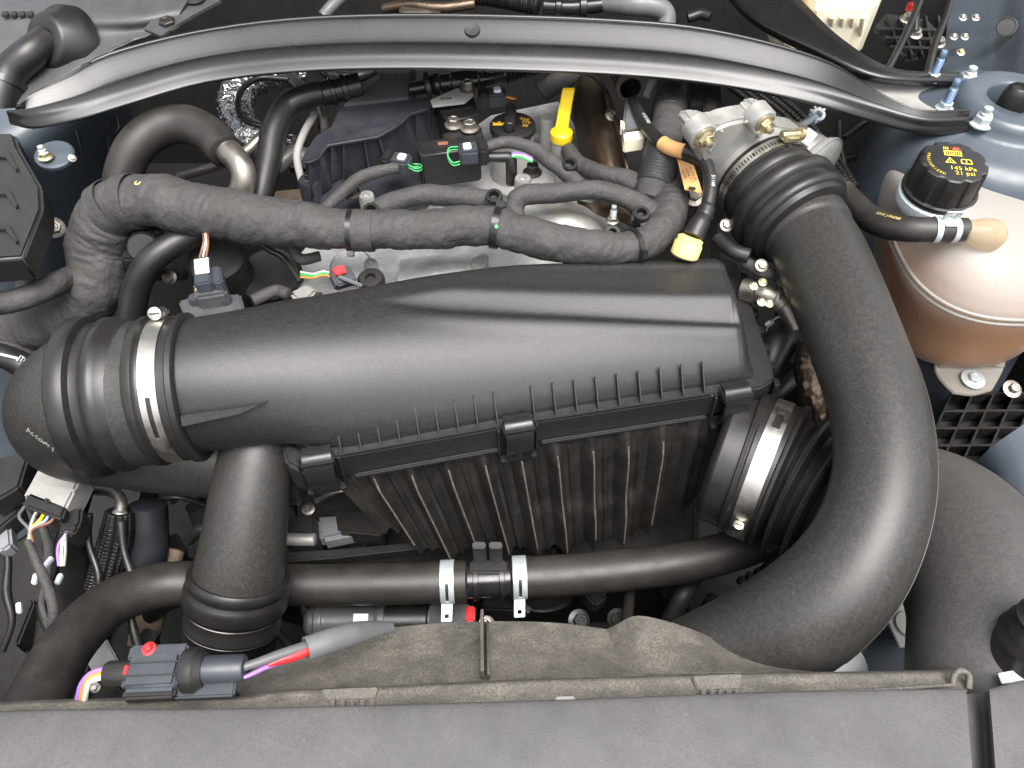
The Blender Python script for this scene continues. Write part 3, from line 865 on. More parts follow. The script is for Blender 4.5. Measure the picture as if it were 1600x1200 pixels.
# lower right duct
t = thing('intake_duct', 'wide grey black duct in the lower right corner behind the larger duct', 'intake duct')
ld = Path([(1310, 770, -.150, 92), (1385, 785, -.150, 98), (1460, 815, -.135, 110), (1522, 880, -.105, 120), (1550, 960, -.09, 122), (1550, 1040, -.09, 122), (1545, 1120, -.10, 122)], sub=12)
sweep('duct', ld, 'pale_duct', t, n=72, nl=90)
seam('mould_seam', ld, (.55, .5, .55), t, 'duct_plastic', .15, .95, .0009)
# bellows between the air box and that duct
t = thing('intake_bellows', 'black rubber bellows joining the right end of the air box to a duct', 'bellows')
bl = Path([(1128, 712, -.150, 110), (1180, 730, -.148, 112), (1235, 752, -.145, 113), (1290, 780, -.140, 113), (1350, 815, -.134, 110)], sub=10)
pr = [(0, .96), (.12, .96), (.13, 1.02), (.16, 1.03), (.18, 1.0), (.38, 1.0), (.39, 1.04), (.42, 1.05)]
f = .425
while f < .97:
    pr += [(f + .022, .89), (f + .052, .85), (f + .082, .91), (f + .104, 1.05), (f + .124, 1.075), (f + .142, 1.05)]
    f += .156
sweep('sleeve', bl, 'rubber', t, n=72, prof=pr, nl=220, angle=60)
t2 = thing('hose_clamp', 'steel worm drive clamp around the bellows at the right end of the air box', 'hose clamp', 'worm drive hose clamps')
pc_, tc_, rc_ = bl.at(.28)
band('strap', pc_, tc_, rc_ * 1.005, .019, 'steel', t2, n=160, nw=12, ref=np.array([0, .12, .99]), holes=lambda th, w: abs(w) < .40 and (th < .16 or th > 6.12))
o_ = nrm(np.array([0, -.97, .02])); o_ = nrm(o_ - tc_ * np.dot(o_, tc_)); tg_ = np.cross(o_, tc_)
worm(t2, pc_ + o_ * (rc_ * 1.01), tc_, o_, -tg_ if tg_[2] > 0 else tg_, .95)

# ================================================================ LOWER COOLANT HOSE
t = thing('radiator_hose', 'long dusty rubber hose running across below the air box to the lower left corner', 'hose')
ha = Path([(20, 1180, -.15, 52), (62, 1090, -.17, 46), (105, 1010, -.20, 41), (170, 945, -.235, 37), (250, 915, -.26, 35), (340, 911, -.27, 33), (480, 914, -.27, 32), (620, 912, -.27, 32), (728, 908, -.27, 32)], sub=12)
sweep('hose', ha, 'hose_rubber', t, n=40, nl=110)
hb = Path([(800, 903, -.27, 32), (880, 899, -.27, 32), (980, 890, -.27, 32), (1080, 877, -.268, 32), (1160, 855, -.262, 32), (1225, 826, -.255, 32), (1290, 790, -.25, 32)], sub=12)
t = thing('radiator_hose', 'rubber hose from the black joint to the right, under the bellows', 'hose')
sweep('hose', hb, 'hose_rubber', t, n=40, nl=80)
t = thing('hose_joint', 'black plastic hose joint with an upright bracket between two pale spring clamps', 'hose joint')
hj = Path([(715, 908, -.27, 27), (765, 906, -.27, 27), (812, 902, -.27, 27)], sub=8)
sweep('pipe', hj, 'glossy_plastic', t, n=32, nl=60, prof=[(0, 1), (.25, 1), (.26, 1.16), (.33, 1.16), (.34, 1), (.66, 1), (.67, 1.16), (.74, 1.16), (.75, 1), (1, 1)])
jc = hj.at(.5)[0]
for s in (-1, 1):
    box('bracket_post', jc + [s * .0095, .012, .045], (.015, .008, .062), 'plastic', t, rot=(8, 0, 0), bevel=.0015)
box('bracket_foot', jc + [0, .006, .018], (.044, .018, .016), 'plastic', t, bevel=.003)
for hp, f, lab in ((ha, .965, 'left'), (hb, .022, 'right')):
    t = thing('spring_clamp', 'pale zinc spring clamp with a long slot, %s of the black hose joint' % lab, 'spring clamp', 'spring clamps on the lower hose')
    p, tt, R = hp.at(f)
    band('strap', p, tt, R * 1.01, .0165, 'zinc', t, n=120, nw=14, thick=.0012, ref=np.array([0, -.5, .86]), holes=lambda th, w: abs(w) < .30 - .12 * th and .02 < th < 1.0)
    dn = nrm(np.array([0, -.96, -.28])); 
    box('tab', p + dn * (R + .006), (.013, .0015, .014), 'zinc', t, X=(tt, np.cross(dn, tt), dn), bevel=.0006)
    for s in (-1, 1): box('prong', p + dn * (R + .014) + tt * s * .0045, (.004, .0015, .008), 'zinc', t, X=(tt, np.cross(dn, tt), dn), bevel=.0005)
    box('tab_end', p + dn * (R + .0195), (.013, .0018, .004), 'zinc', t, X=(tt, np.cross(dn, tt), dn), bevel=.0006)

# ================================================================ STRUT BRACE
br = thing('strut_brace', 'long arched black pressed steel strut brace across the back of the bay', 'strut brace')
stn = [((34, 168), (14, 190), .090), ((58, 142), (52, 197), .094), ((110, 113), (125, 184), .098), ((170, 80), (200, 161), .104), ((300, 47), (320, 127), .112), ((450, 26), (460, 110), .118), ((620, 19), (620, 105), .12), ((800, 21), (800, 108), .12), ((950, 27), (950, 114), .118), ((1080, 38), (1072, 124), .114), ((1200, 63), (1180, 140), .11), ((1300, 96), (1275, 161), .106), ((1372, 142), (1362, 186), .101), ((1440, 170), (1438, 205), .096), ((1512, 170), (1514, 204), .092)]
PRF = [(0, -.008), (.008, -.001), (.03, .0), (.05, -.0012), (.07, -.0030), (.18, .0040), (.21, .0046), (.24, .0034), (.46, -.0120), (.50, -.0130), (.54, -.0115), (.69, -.0010), (.73, .0008), (.77, .0002), (.86, -.0045), (.91, -.0080), (.96, -.0115), (1.0, -.0150), (.99, -.018)]
rows = []
for v, h in PRF:
    row = []
    for b, f, z in stn:
        B3, F3 = W(*b, z), W(*f, z - .014)
        k = min(1, max(.35, (f[1] - b[1]) / 80))
        q = B3 + (F3 - B3) * v; q[2] = z + h * (1 if v > .9 else k)
        row.append(q)
    rows.append(row)
bar = patch('bar', rows, 'dark_paint', br, sub=4, thick=.002, world=True, angle=60)
for (x, y, r) in ((738, 48, 12),):
    p = W(x, y, .1160); lathe('hole_rim', [(0, .0), (M(r, p) * .9, .0006), (M(r, p), .0008), (M(r, p) * 1.1, -.004)], p + [0, 0, .0022], (0, -.46, .89), 'print_black', bar, n=24)
# raised dimples near the ends
for x, y, r in ((140, 104, 16), (1312, 125, 16)):
    p = W(x, y, .098); lathe('dimple', [(M(r, p), -.003), (M(r, p) * .8, .001), (M(r, p) * .4, .003), (0, .0033)], p, (0, 0, 1), 'dark_paint', bar, n=24, angle=80)
# the second arm towards the cowl
g = [[(1225, -30, .105), (1262, 10, .105), (1318, 62, .103), (1395, 106, .096), (1500, 112, .086)],
     [(1200, -30, .112), (1240, 18, .112), (1300, 70, .108), (1385, 112, .100), (1500, 118, .090)],
     [(1130, -30, .108), (1185, 30, .106), (1270, 76, .104), (1372, 122, .096), (1500, 128, .086)],
     [(1115, -30, .09), (1170, 34, .09), (1260, 84, .09), (1360, 128, .084), (1500, 137, .076)]]
patch('arm', g, 'dark_paint', br, sub=5, thick=.002)
# mounting tray at the right end
g = [[(1340, 112, .080), (1420, 128, .076), (1502, 132, .074)], [(1352, 132, .076), (1425, 150, .072), (1502, 153, .070)], [(1372, 160, .080), (1440, 180, .078), (1505, 180, .076)]]
patch('mount_tray', g, 'light_grey', br, sub=5, thick=.003)
def studset(base, h, r, nutm, parent, m_='blue_zinc'):
    p = np.asarray(base, float)
    bolt(p, r * 1.5, (0, 0, 1), nutm, parent, name='nut', h=r * 1.6, flange=1.35)
    pr = [(r * .95, 0)]
    k = 0
    hh = r * 1.8
    while hh < h * .72: pr += [(r, hh), (r * .86, hh + .0007)]; hh += .0014
    pr += [(r * .72, h * .74), (r * .72, h * .80), (r * .80, h * .82), (r * .78, h * .97), (r * .6, h), (0, h)]
    lathe('stud', pr, p, (0, 0, 1), m_, parent, n=20, angle=50)
studset(W(1456, 124, .086), .038, .0050, 'zinc', br)
studset(W(1475, 170, .090), .038, .0052, 'zinc', br)
tw = thing('strut_tower', 'blue painted strut tower with a round opening at the right edge', 'strut tower')
ctw = W(1592, 152, .098)
lathe('dome', [(.034, .02 - .05), (.034, -.004), (.037, .0), (.060, .0), (.0665, -.003), (.070, -.010), (.072, -.018), (.078, -.022), (.105, -.026), (.122, -.032), (.132, -.046), (.142, -.09), (.158, -.20), (.18, -.42)], ctw, (0, 0, 1), 'blue_paint', tw, n=72, angle=60)
lathe('strut_top', [(.034, -.04), (.030, -.03), (.018, -.028), (.016, -.015), (.015, .005), (.012, .012), (.010, .014), (.009, .010), (0, .010)], ctw + [-.002, .004, -.002], (0, 0, 1), 'rubber', tw, n=32)
for px, py, z in ((1509, 130, .086), (1532, 194, .086)):
    studset(W(px, py, z), .022, .0068, 'zinc', tw, 'zinc')

# ================================================================ COOLANT RESERVOIR
ct = thing('coolant_reservoir', 'translucent white coolant tank with orange coolant and black cap', 'coolant tank')
def stack(name, secs_, m_, parent=None, e=2.6, n=64, shrink=0):
    return loft(name, [superring((cx, cy, z), (hx - shrink, 0, 0), (0, hy - shrink, 0), n, e) for cx, cy, z, hx, hy in secs_], m_, parent, sub=5, angle=70)
front = [(.600, .742, -.172, .075, .075), (.598, .735, -.166, .086, .086), (.588, .722, -.10, .096, .100), (.575, .706, -.032, .104, .110), (.573, .706, -.005, .102, .107), (.568, .712, .018, .092, .095), (.555, .720, .036, .072, .074), (.535, .728, .047, .048, .048), (.505, .737, .052, .038, .038)]
back = [(.560, .80, -.172, .06, .09), (.558, .80, -.165, .068, .10), (.548, .80, -.06, .074, .105), (.545, .80, .01, .072, .10), (.545, .80, .028, .058, .085), (.545, .80, .034, .035, .06)]
right = [(.700, .79, -.17, .07, .10), (.700, .79, -.16, .08, .11), (.695, .79, .01, .085, .11), (.69, .79, .035, .07, .09), (.69, .79, .042, .03, .05)]
cc = W(1491, 252, .090)
cap_ax = nrm((-.03, -.06, 1))
parts = [stack('a', front, 'milky_plastic'), stack('b', back, 'milky_plastic'), stack('c', right, 'milky_plastic')]
full = fuse('full', parts, .0028, 'milky_plastic', None, smooth=5)
ROOTS.remove(full)
co_ = np.array([v_.co for v_ in full.data.vertices]) + np.array(full.location)
fc_ = [list(p_.vertices) for p_ in full.data.polygons]
bpy.data.objects.remove(full)
def half(name, keep, m_):
    ff = [f_ for f_ in fc_ if keep(co_[f_, 2].mean())]
    used = sorted({i_ for f_ in ff for i_ in f_}); mp_ = {o_: n_ for n_, o_ in enumerate(used)}
    return mk(name, co_[used], [[mp_[i_] for i_ in f_] for f_ in ff], m_, ct, angle=80)
half('lower_shell', lambda z: z < -.022, 'milky_plastic')
shell = half('upper_shell', lambda z: z >= -.022, 'misted_plastic')   # misted on the inside above the coolant
stack('coolant', [(a, b, min(z, -.030), hx, hy) for a, b, z, hx, hy in front[:3]] + [(.577, .708, -.04, .102, .108), (.577, .708, -.037, .100, .106)], 'coolant', ct, shrink=.006)
stack('coolant', [(a, b, z, hx, hy) for a, b, z, hx, hy in back[:2]] + [(.549, .80, -.06, .073, .104), (.548, .80, -.037, .071, .10)], 'coolant', ct, shrink=.007)
stack('coolant', [(a, b, z, hx, hy) for a, b, z, hx, hy in right[:2]] + [(.697, .79, -.037, .083, .108)], 'coolant', ct, shrink=.007)
ring = [np.array(superring((.5745, .706, -.020), (.1075, 0, 0), (0, .1125, 0), 72, 2.6))]
ring = ring[0]; idx = [k for k in range(-38, -9)]
for dz in (0, -.0075):
    sweep('seam', Path([(*(ring[k % 72] + [0, 0, dz]), .0022) for k in range(32, 68)], world=True, sub=3), 'misted_plastic', shell, n=10)
lathe('neck', [(.030, -.075), (.034, -.062), (.041, -.060), (.0425, -.054), (.0425, -.046), (.039, -.043), (.030, -.043)], cc, cap_ax, 'white_clip', ct, n=48)
# cap with eight flats
u, v, a = basis(cap_ax)
verts, faces = [], []
NA = 96
hts = [(-.043, .0405, 0), (-.040, .0415, 0), (-.037, .0415, 0), (-.036, .0385, .6), (-.020, .0378, 1), (-.004, .0372, 1), (-.001, .0362, 1), (0, .0345, 1), (.0002, .033, 1)]
for h, r, lob in hts:
    for k in range(NA):
        th = 2 * math.pi * k / NA
        q = (th / (2 * math.pi) * 9) % 1
        dent = .0032 * lob * (np.interp(q, [0, .12, .20, .80, .88, 1], [-.6, -.6, .35, .35, -.6, -.6]) - .35 + .35 * math.cos((q - .5) * math.pi) * 0)
        verts.append(cc + a * h + (r + dent) * (math.cos(th) * u + math.sin(th) * v))
m = len(hts)
faces = [(i * NA + j, i * NA + (j + 1) % NA, (i + 1) * NA + (j + 1) % NA, (i + 1) * NA + j) for i in range(m - 1) for j in range(NA)] + [list(range((m - 1) * NA, m * NA))]
cap = mk('cap', verts, faces, 'plastic', ct, angle=30)
xd = nrm(np.array([.98, -.18, 0])); xd = nrm(xd - a * np.dot(xd, a)); yd = np.cross(a, xd)
def onc(x, y): return cc + xd * x + yd * y + a * .0004
lettering('lettering', '145 kPa', .0088, onc(.0075, -.0125), xd, yd, 'print_yellow', cap)
lettering('lettering', '21 psi', .0088, onc(.0085, -.0205), xd, yd, 'print_yellow', cap)
def flat(name, pts, m_, parent, mp, lift=.0005):
    P = [np.asarray(mp(*q)) + a * lift for q in pts]
    return mk(name, P, [list(range(len(P)))], m_, parent, smooth=False)
def frame_(name, outer, inner, m_, parent, mp):
    n = len(outer); P = [np.asarray(mp(*q)) + a * .0005 for q in outer + inner]
    return mk(name, P, [(i, (i + 1) % n, n + (i + 1) % n, n + i) for i in range(n)], m_, parent, smooth=False)
frame_('warning_triangle', [(-.0105, -.0045), (.0015, -.0045), (-.0045, .0055)], [(-.0082, -.0032), (-.0008, -.0032), (-.0045, .0030)], 'print_yellow', cap, onc)
flat('warning_mark', [(-.0051, -.0026), (-.0039, -.0026), (-.0042, .0012), (-.0048, .0012)], 'print_yellow', cap, onc)
frame_('book_symbol', [(.0065, -.0045), (.0185, -.0045), (.0185, .002), (.0165, .0042), (.0085, .0042), (.0065, .002)], [(.0078, -.0030), (.0172, -.0030), (.0172, .0014), (.0158, .0028), (.0092, .0028), (.0078, .0014)], 'print_yellow', cap, onc)
flat('book_symbol', [(.0119, -.003), (.0131, -.003), (.0131, .0028), (.0119, .0028)], 'print_yellow', cap, onc)
frame_('radiator_symbol', [(-.0095, .0085), (.0095, .0085), (.0095, .0175), (-.0095, .0175)], [(-.0078, .0103), (.0078, .0103), (.0078, .0158), (-.0078, .0158)], 'print_yellow', cap, onc)
for k in range(6): flat('radiator_symbol', [(-.0065 + k * .0024, .0112), (-.0053 + k * .0024, .0112), (-.0053 + k * .0024, .015), (-.0065 + k * .0024, .015)], 'print_yellow', cap, onc)
for k in range(3): flat('steam_symbol', [(-.0095 + k * .0022, .019), (-.0085 + k * .0022, .019), (-.0078 + k * .0022, .024), (-.0088 + k * .0022, .024)], 'print_yellow', cap, onc)
star = []
for k in range(14):
    t_ = 2 * math.pi * k / 14; rr = .0062 if k % 2 == 0 else .0030
    star.append((.0045 + rr * math.cos(t_), .0200 + rr * math.sin(t_)))
flat('hot_symbol', star, 'print_red', cap, onc)
for k, ch in enumerate('PRESSURIZED'):
    th = math.radians(160 + k * 8.0)
    px_ = onc(.0275 * math.cos(th), .0275 * math.sin(th))
    tx = xd * -math.sin(th) + yd * math.cos(th); ty = -(xd * math.cos(th) + yd * math.sin(th))
    lettering('lettering', ch, .0048, px_, tx, ty, 'print_yellow', cap)
# outlet and foot
sweep('outlet', Path([(1488, 359, .052, 14), (1512, 361, .052, 17), (1535, 365, .050, 24), (1558, 369, .044, 25)]), 'amber_plastic', ct, n=32, nl=40, prof=[(0, 1), (.15, 1.0), (.4, 1.0), (.85, 1), (.95, .85), (1, .5)])
g = [[(1470, 545, -.150), (1520, 570, -.168), (1562, 545, -.150)], [(1462, 575, -.178), (1515, 578, -.178), (1568, 572, -.178)], [(1475, 597, -.182), (1518, 598, -.182), (1560, 592, -.182)], [(1492, 613, -.183), (1522, 616, -.183), (1550, 609, -.183)]]
ft = patch('foot', g, 'milky_plastic', ct, sub=6, thick=.004)
for pts in ([(1468, 575, -.176), (1478, 522, -.12), (1482, 572, -.17)], [(1552, 572, -.17), (1578, 510, -.11), (1566, 574, -.176)]):
    prism('web', pts, 0, 0, 'milky_plastic', ft, ext=(.003, 0, 0), bevel=0)
tb_ = bolt(W(1520, 593, -.178), M(9, W(1520, 593, -.18)), (0, -.1, 1), 'zinc', None, h=.007, flange=2.0); tag(tb_, 'zinc flange bolt holding the foot of the coolant tank', 'bolt')
tb_ = bolt(W(1581, 608, -.20), M(8, W(1581, 608, -.20)), (0, -.4, 1), 'worn_steel', None, h=.008, flange=1.8); tag(tb_, 'dusty flange bolt at the right edge, right of the tank foot', 'bolt')
# hose to the tank
t = thing('tank_hose', 'black rubber hose with pale lettering running to the coolant tank outlet', 'hose')
th_ = Path([(1262, 245, -.02, 15), (1300, 285, -.005, 17), (1328, 312, .005, 19), (1350, 335, .020, 20), (1380, 351, .035, 20.5), (1420, 358, .048, 20), (1460, 359, .052, 19), (1508, 359, .052, 18.5)])
sweep('hose', th_, 'hose_rubber', t, n=32, nl=60)
lp, lt, lr = th_.at(.72)
upv = nrm(np.cross(lt, np.cross([0, -.55, .83], lt)))
lettering('lettering', '2D18  J-FINDER', .0052, lp + upv * (lr * 1.03) + lt * .008, lt, np.cross(upv, lt), 'pale_yellow', t)
p, tt, R = th_.at(.36)
band('wire_clip', p, tt, R * 1.02, .003, 'steel', t, n=40, nw=2)
t = thing('spring_clamp', 'small pale zinc spring clamp on the hose at the coolant tank outlet', 'spring clamp')
for f in (.895, .955):
    p, tt, R = th_.at(f); band('strap', p, tt, R * 1.02, .006, 'zinc', t, n=48, nw=4, thick=.001)
p, tt, R = th_.at(.925)
rr = nrm(np.cross(tt, np.cross([0, -.25, .97], tt)))
box('bridge', p + rr * (R + .001), (.014, .012, .002), 'zinc', t, X=(tt, np.cross(rr, tt), rr), bevel=.0006)
for s in (-1, 1): box('ear', p + rr * (R + .007) + tt * s * .006 + np.cross(rr, tt) * .004, (.006, .002, .012), 'zinc', t, X=(tt, np.cross(rr, tt), rr), bevel=.0006)
box('ear_bar', p + rr * (R + .012) + np.cross(rr, tt) * .004, (.018, .002, .003), 'zinc', t, X=(tt, np.cross(rr, tt), rr), bevel=.0006)

# grid tray below the tank
t = thing('grid_tray', 'black plastic tray of square cells below the coolant tank', 'grid tray')
prism('base', [(1452, 690), (1486, 612), (1640, 612), (1640, 745), (1540, 745)], -.235, .01, 'plastic', t, bevel=.001)
for k in range(5):
    y = 612 + k * 27
    prism('bar', [(1486 - (y - 612) * .42, y), (1640, y), (1640, y + 4), (1486 - (y - 608) * .42, y + 4)], -.212, .022, 'glossy_plastic', t, bevel=.0007, seg=1)
for k in range(7):
    x = 1486 + k * 33
    prism('bar', [(x, 612), (x + 5, 612), (x - 44, 720), (x - 49, 720)], -.2125, .022, 'glossy_plastic', t, bevel=.0007, seg=1)

# ================================================================ THROTTLE BODY AND RIGHT CUFF
tA, tB = W(1178, 264, .028), W(1258, 360, .012)
ta = nrm(tB - tA)
tb = thing('throttle_valve', 'cast alloy throttle body with two bolted lugs at the end of the charge duct', 'throttle body')
u, v, _ = basis(ta)
pl = tA - ta * .004
PLO = [(1076, 208), (1084, 196), (1102, 194), (1122, 200), (1142, 192), (1165, 187), (1178, 186), (1184, 176), (1200, 175), (1210, 186), (1214, 200), (1250, 206), (1278, 226), (1286, 258), (1272, 285), (1215, 310), (1140, 320), (1105, 280), (1090, 235)]
prism('flange', [WP(x, y, pl, ta) for x, y in PLO], 0, 0, 'fine_alloy', tb, world=True, ext=-ta * .030, bevel=.004, seg=3)
lathe('bore', [(.057, -.016), (.057, -.010), (.0535, -.006), (.0525, .03), (.046, .031), (.046, -.02)], tA, ta, 'fine_alloy', tb, n=56)
for (x0, y0), (x1, y1) in (((1110, 235), (1128, 204)), ((1165, 190), (1190, 215)), ((1225, 212), (1215, 235))):
    a_, b_ = WP(x0, y0, pl + ta * .001, ta), WP(x1, y1, pl + ta * .001, ta)
    sweep('cast_rib', Path([(*a_, .0022), (*b_, .0022)], world=True), 'fine_alloy', tb, n=10)
# motor housing to the right and the end cap
mc = WP(1250, 244, tA - ta * .012, ta)
mdir = nrm(np.array([.62, -.78, -.08]))
lathe('motor_housing', [(.024, -.055), (.030, -.045), (.034, -.01), (.036, .018), (.039, .021), (.041, .025), (.041, .030), (.037, .033), (.018, .035), (0, .035)], mc, mdir, 'fine_alloy', tb, n=48)
lathe('motor_rim', [(.039, .0270), (.0425, .0270), (.0425, .0305), (.039, .0305)], mc, mdir, 'bluegrey_alloy', tb, n=48)
for px, py in ((1100, 214), (1194, 193)):
    p = WP(px, py, pl + ta * .012, ta)
    lg = lathe('lug', [(.0165, -.020), (.0165, -.002), (.014, .0), (0, .0)], p, ta, 'fine_alloy', tb, n=28)
    bolt(p + ta * .0003, .0088, ta, 'brass_zinc', tb, h=.0075, flange=1.35)
    lathe('bolt_tip', [(.004, .005), (.0045, .014), (.003, .015), (0, .015)], p, ta, 'brass_zinc', tb, n=12)
for w_, (px, py) in enumerate(((1262, 215), (1272, 262))):
    box('motor_clip', W(px, py, .05), (.014, .022, .006), 'fine_alloy', tb, rot=(20, 20, -35), bevel=.001)
cu = thing('charge_cuff', 'stepped black rubber cuff between the throttle body and the charge duct', 'rubber cuff')
lathe('sleeve', [(0.05, 0.0048), (0.0545, 0.0048), (0.056, 0.0072), (0.056, 0.0272), (0.0575, 0.0288), (0.0595, 0.032), (0.06, 0.0416), (0.0585, 0.044), (0.0575, 0.0448), (0.0575, 0.048), (0.06, 0.0488), (0.066, 0.0528), (0.0685, 0.0584), (0.0685, 0.0656), (0.066, 0.0696), (0.0625, 0.0708), (0.0615, 0.0716), (0.062, 0.0784), (0.065, 0.0808), (0.0665, 0.0848), (0.0665, 0.0904), (0.064, 0.0936), (0.0615, 0.0944), (0.06, 0.1008), (0.053, 0.104)], tA, ta, 'rubber', cu, n=72, angle=40)
for k in range(9):
    an = 1.7 + k * .33
    rr = math.cos(an) * u + math.sin(an) * v
    if rr[2] < -.3: continue
    box('rib', tA + ta * .031 + rr * .0583, (.006, .010, .0018), 'rubber', cu, X=(np.cross(rr, ta), ta, rr), bevel=.0006)
t2 = thing('hose_clamp', 'perforated steel worm drive clamp below the throttle body lugs', 'hose clamp', 'worm drive hose clamps')
hc = tA + ta * .0175
def perf(th, w): return abs(w) < .45 and ((th * 57.3) % 4.0) < 1.6
band('strap', hc, ta, .0563, .0125, 'steel', t2, n=260, nw=8, holes=perf)
o_ = nrm(np.array([.20, .1, .97])); o_ = nrm(o_ - ta * np.dot(o_, ta)); tg_ = np.cross(ta, o_); tg_ = tg_ if tg_[0] < 0 else -tg_
worm(t2, hc + o_ * .0575, ta, o_, tg_, 1.35, 'brass_zinc')

# ================================================================ ENGINE TOP
def tubething(name, label, cat, pts, m_, part='hose', group=None, n=24, nl=None, **k):
    t = thing(name, label, cat, group)
    P = pts if isinstance(pts, Path) else Path(pts)
    sweep(part, P, m_, t, n=n, nl=nl, **k)
    return t, P
def onetube(name, label, cat, pts, m_, group=None, n=16, nl=None, **k):
    P = pts if isinstance(pts, Path) else Path(pts)
    return tag(sweep(name, P, m_, n=n, nl=nl, **k), label, cat, group)
def wrinkle(seed, amp=.05, wrap=.018):
    """uneven wrapped-cloth radius: soft lumps, sharp diagonal folds and the step of each turn of tape"""
    def f(s, th):
        out = np.ones_like(th)
        for i, t_ in enumerate(th):
            q = Vector((math.cos(t_) * .7 + seed * 7.1, math.sin(t_) * .7, s * 34))
            out[i] += amp * 1.25 * noise.noise(q)
            q2 = Vector((math.cos(t_) * 1.3 + seed * 3.3, math.sin(t_) * 1.3, s * 95 + t_ * .8))
            out[i] += amp * .55 * (.35 - abs(noise.noise(q2)) * 1.6)
            if wrap:
                ph = (s / wrap + t_ / (2 * math.pi) + .6 * noise.noise(Vector((seed, s * 20, 0)))) % 1.0
                out[i] += .035 * (ph - .5)
        return out
    return f
# cylinder head casting
en = thing('cylinder_head_cover', 'cast alloy cylinder head cover under the wiring loom', 'cylinder head')
prism('cover', [(438, 450), (452, 400), (520, 330), (560, 285), (660, 245), (760, 175), (880, 150), (925, 240), (985, 330), (1010, 400), (960, 440), (700, 470), (520, 500)], -.075, .16, 'cast_alloy', en, bevel=.012, seg=3)
g = [[(795, 318, -.05), (840, 308, -.03), (900, 318, -.03), (950, 338, -.05)], [(800, 345, -.045), (850, 332, -.015), (905, 340, -.015), (955, 362, -.045)], [(815, 380, -.055), (870, 372, -.03), (920, 376, -.03), (970, 390, -.055)]]
patch('hump', g, 'fine_alloy', en, sub=6, thick=.01)
g = [[(625, 405, -.05), (690, 398, -.045), (745, 394, -.05)], [(622, 430, -.05), (690, 424, -.04), (760, 418, -.05)], [(620, 460, -.06), (690, 455, -.055), (775, 445, -.06)]]
patch('machined_pad', g, 'cast_alloy', en, sub=4, thick=.008)
prism('boss', [(735, 402), (758, 392), (765, 400), (752, 420), (742, 412)], -.03, .03, 'fine_alloy', en, bevel=.003)
lathe('port_ring', [(.010, 0), (.024, .0), (.027, -.004), (.027, -.03)], W(548, 415, -.045), (0, -.3, 1), 'cast_alloy', en, n=36)
for x, y, z, r, m_ in ((572, 304, -.005, 12, 'fine_alloy'), (817, 278, -.0, 13, 'fine_alloy'), (579, 410, -.02, 11, 'fine_alloy')):
    p = W(x, y, z); r = M(r, p)
    lathe('boss', [(r * .4, -.004), (r * .45, 0), (r * .9, 0), (r, -.002), (r * 1.05, -.05)], p, (0, 0, 1), m_, en, n=28)
for x, y, z, r in ((549, 303, -.006, 10), (832, 270, -.006, 10), (500, 470, -.04, 8)):
    p = W(x, y, z); bolt(p, M(r, p), (0, 0, 1), 'dark_steel', en, h=M(r, p) * 1.4)
p = W(580, 438, -.02); lathe('injector_seat', [(.006, .0), (.006, .006), (.013, .006), (.016, .002), (.016, -.02)], p, (0, -.2, 1), 'rubber', en, n=24)
# silver filler neck and bosses behind it
p = W(801, 205, -.005)
lathe('filler_neck', [(.029, .0), (.0295, -.004), (.030, -.05), (.034, -.075)], p + [0, 0, -.004], (0, 0, 1), 'light_grey', en, n=40)
p = W(855, 184, .002); lathe('bushing', [(.003, .0), (.005, .001), (.009, .001), (.0105, -.001), (.0105, -.05)], p, (0, 0, 1), 'light_grey', en, n=28)

# pump cover
pu = thing('pump_cover', 'navy black ribbed plastic cover left of the ignition coils', 'engine cover')
OUT = [(530, 165), (560, 161), (670, 150), (676, 161), (667, 170), (641, 177), (626, 192), (592, 212), (512, 226), (497, 246), (484, 252), (470, 252), (474, 240), (492, 212), (517, 197)]
prism('top_plate', OUT, .030, .006, 'navy_plastic', pu, bevel=.002, seg=3)
PT = poly(OUT, .0245); c = np.mean(PT, 0)
prism('skirt', [c + (p - c) * .955 for p in PT], 0, .055, 'navy_plastic', pu, world=True, taper=1.04, bevel=.002)
for x, y in ((482, 252), (500, 243), (517, 226), (535, 223), (567, 217), (590, 213), (622, 195), (633, 185), (652, 175), (672, 166)):
    p = W(x, y, .0245); dn = nrm(p - c); dn[2] = 0
    sd_ = np.array([.0022, .0006, 0])
    prism('rib', [p - dn * .004, p + dn * .001, p + dn * .013 + [0, 0, -.052], p - dn * .006 + [0, 0, -.052]], 0, 0, 'navy_plastic', pu, world=True, ext=sd_, bevel=.0003, seg=1)
p = W(484, 283, -.012)
lathe('post', [(.004, .004), (.013, .004), (.015, .001), (.0155, -.06)], p, (0, 0, 1), 'navy_plastic', pu, n=28)
bolt(p + [0, 0, .004], .0062, (0, 0, 1), 'dark_steel', pu, h=.008)
prism('foot_web', [(500, 285), (520, 272), (660, 262), (668, 300), (560, 330), (500, 330)], -.03, .03, 'navy_plastic', pu, bevel=.003)
prism('side_web', [(676, 172, .02), (702, 200, -.02), (690, 214, -.025), (672, 185, .01)], 0, .02, 'navy_plastic', pu, bevel=.0015)
bolt(W(550, 244, -.010), .004, (0, -.9, .4), 'steel', pu, h=.003, flange=1.1)

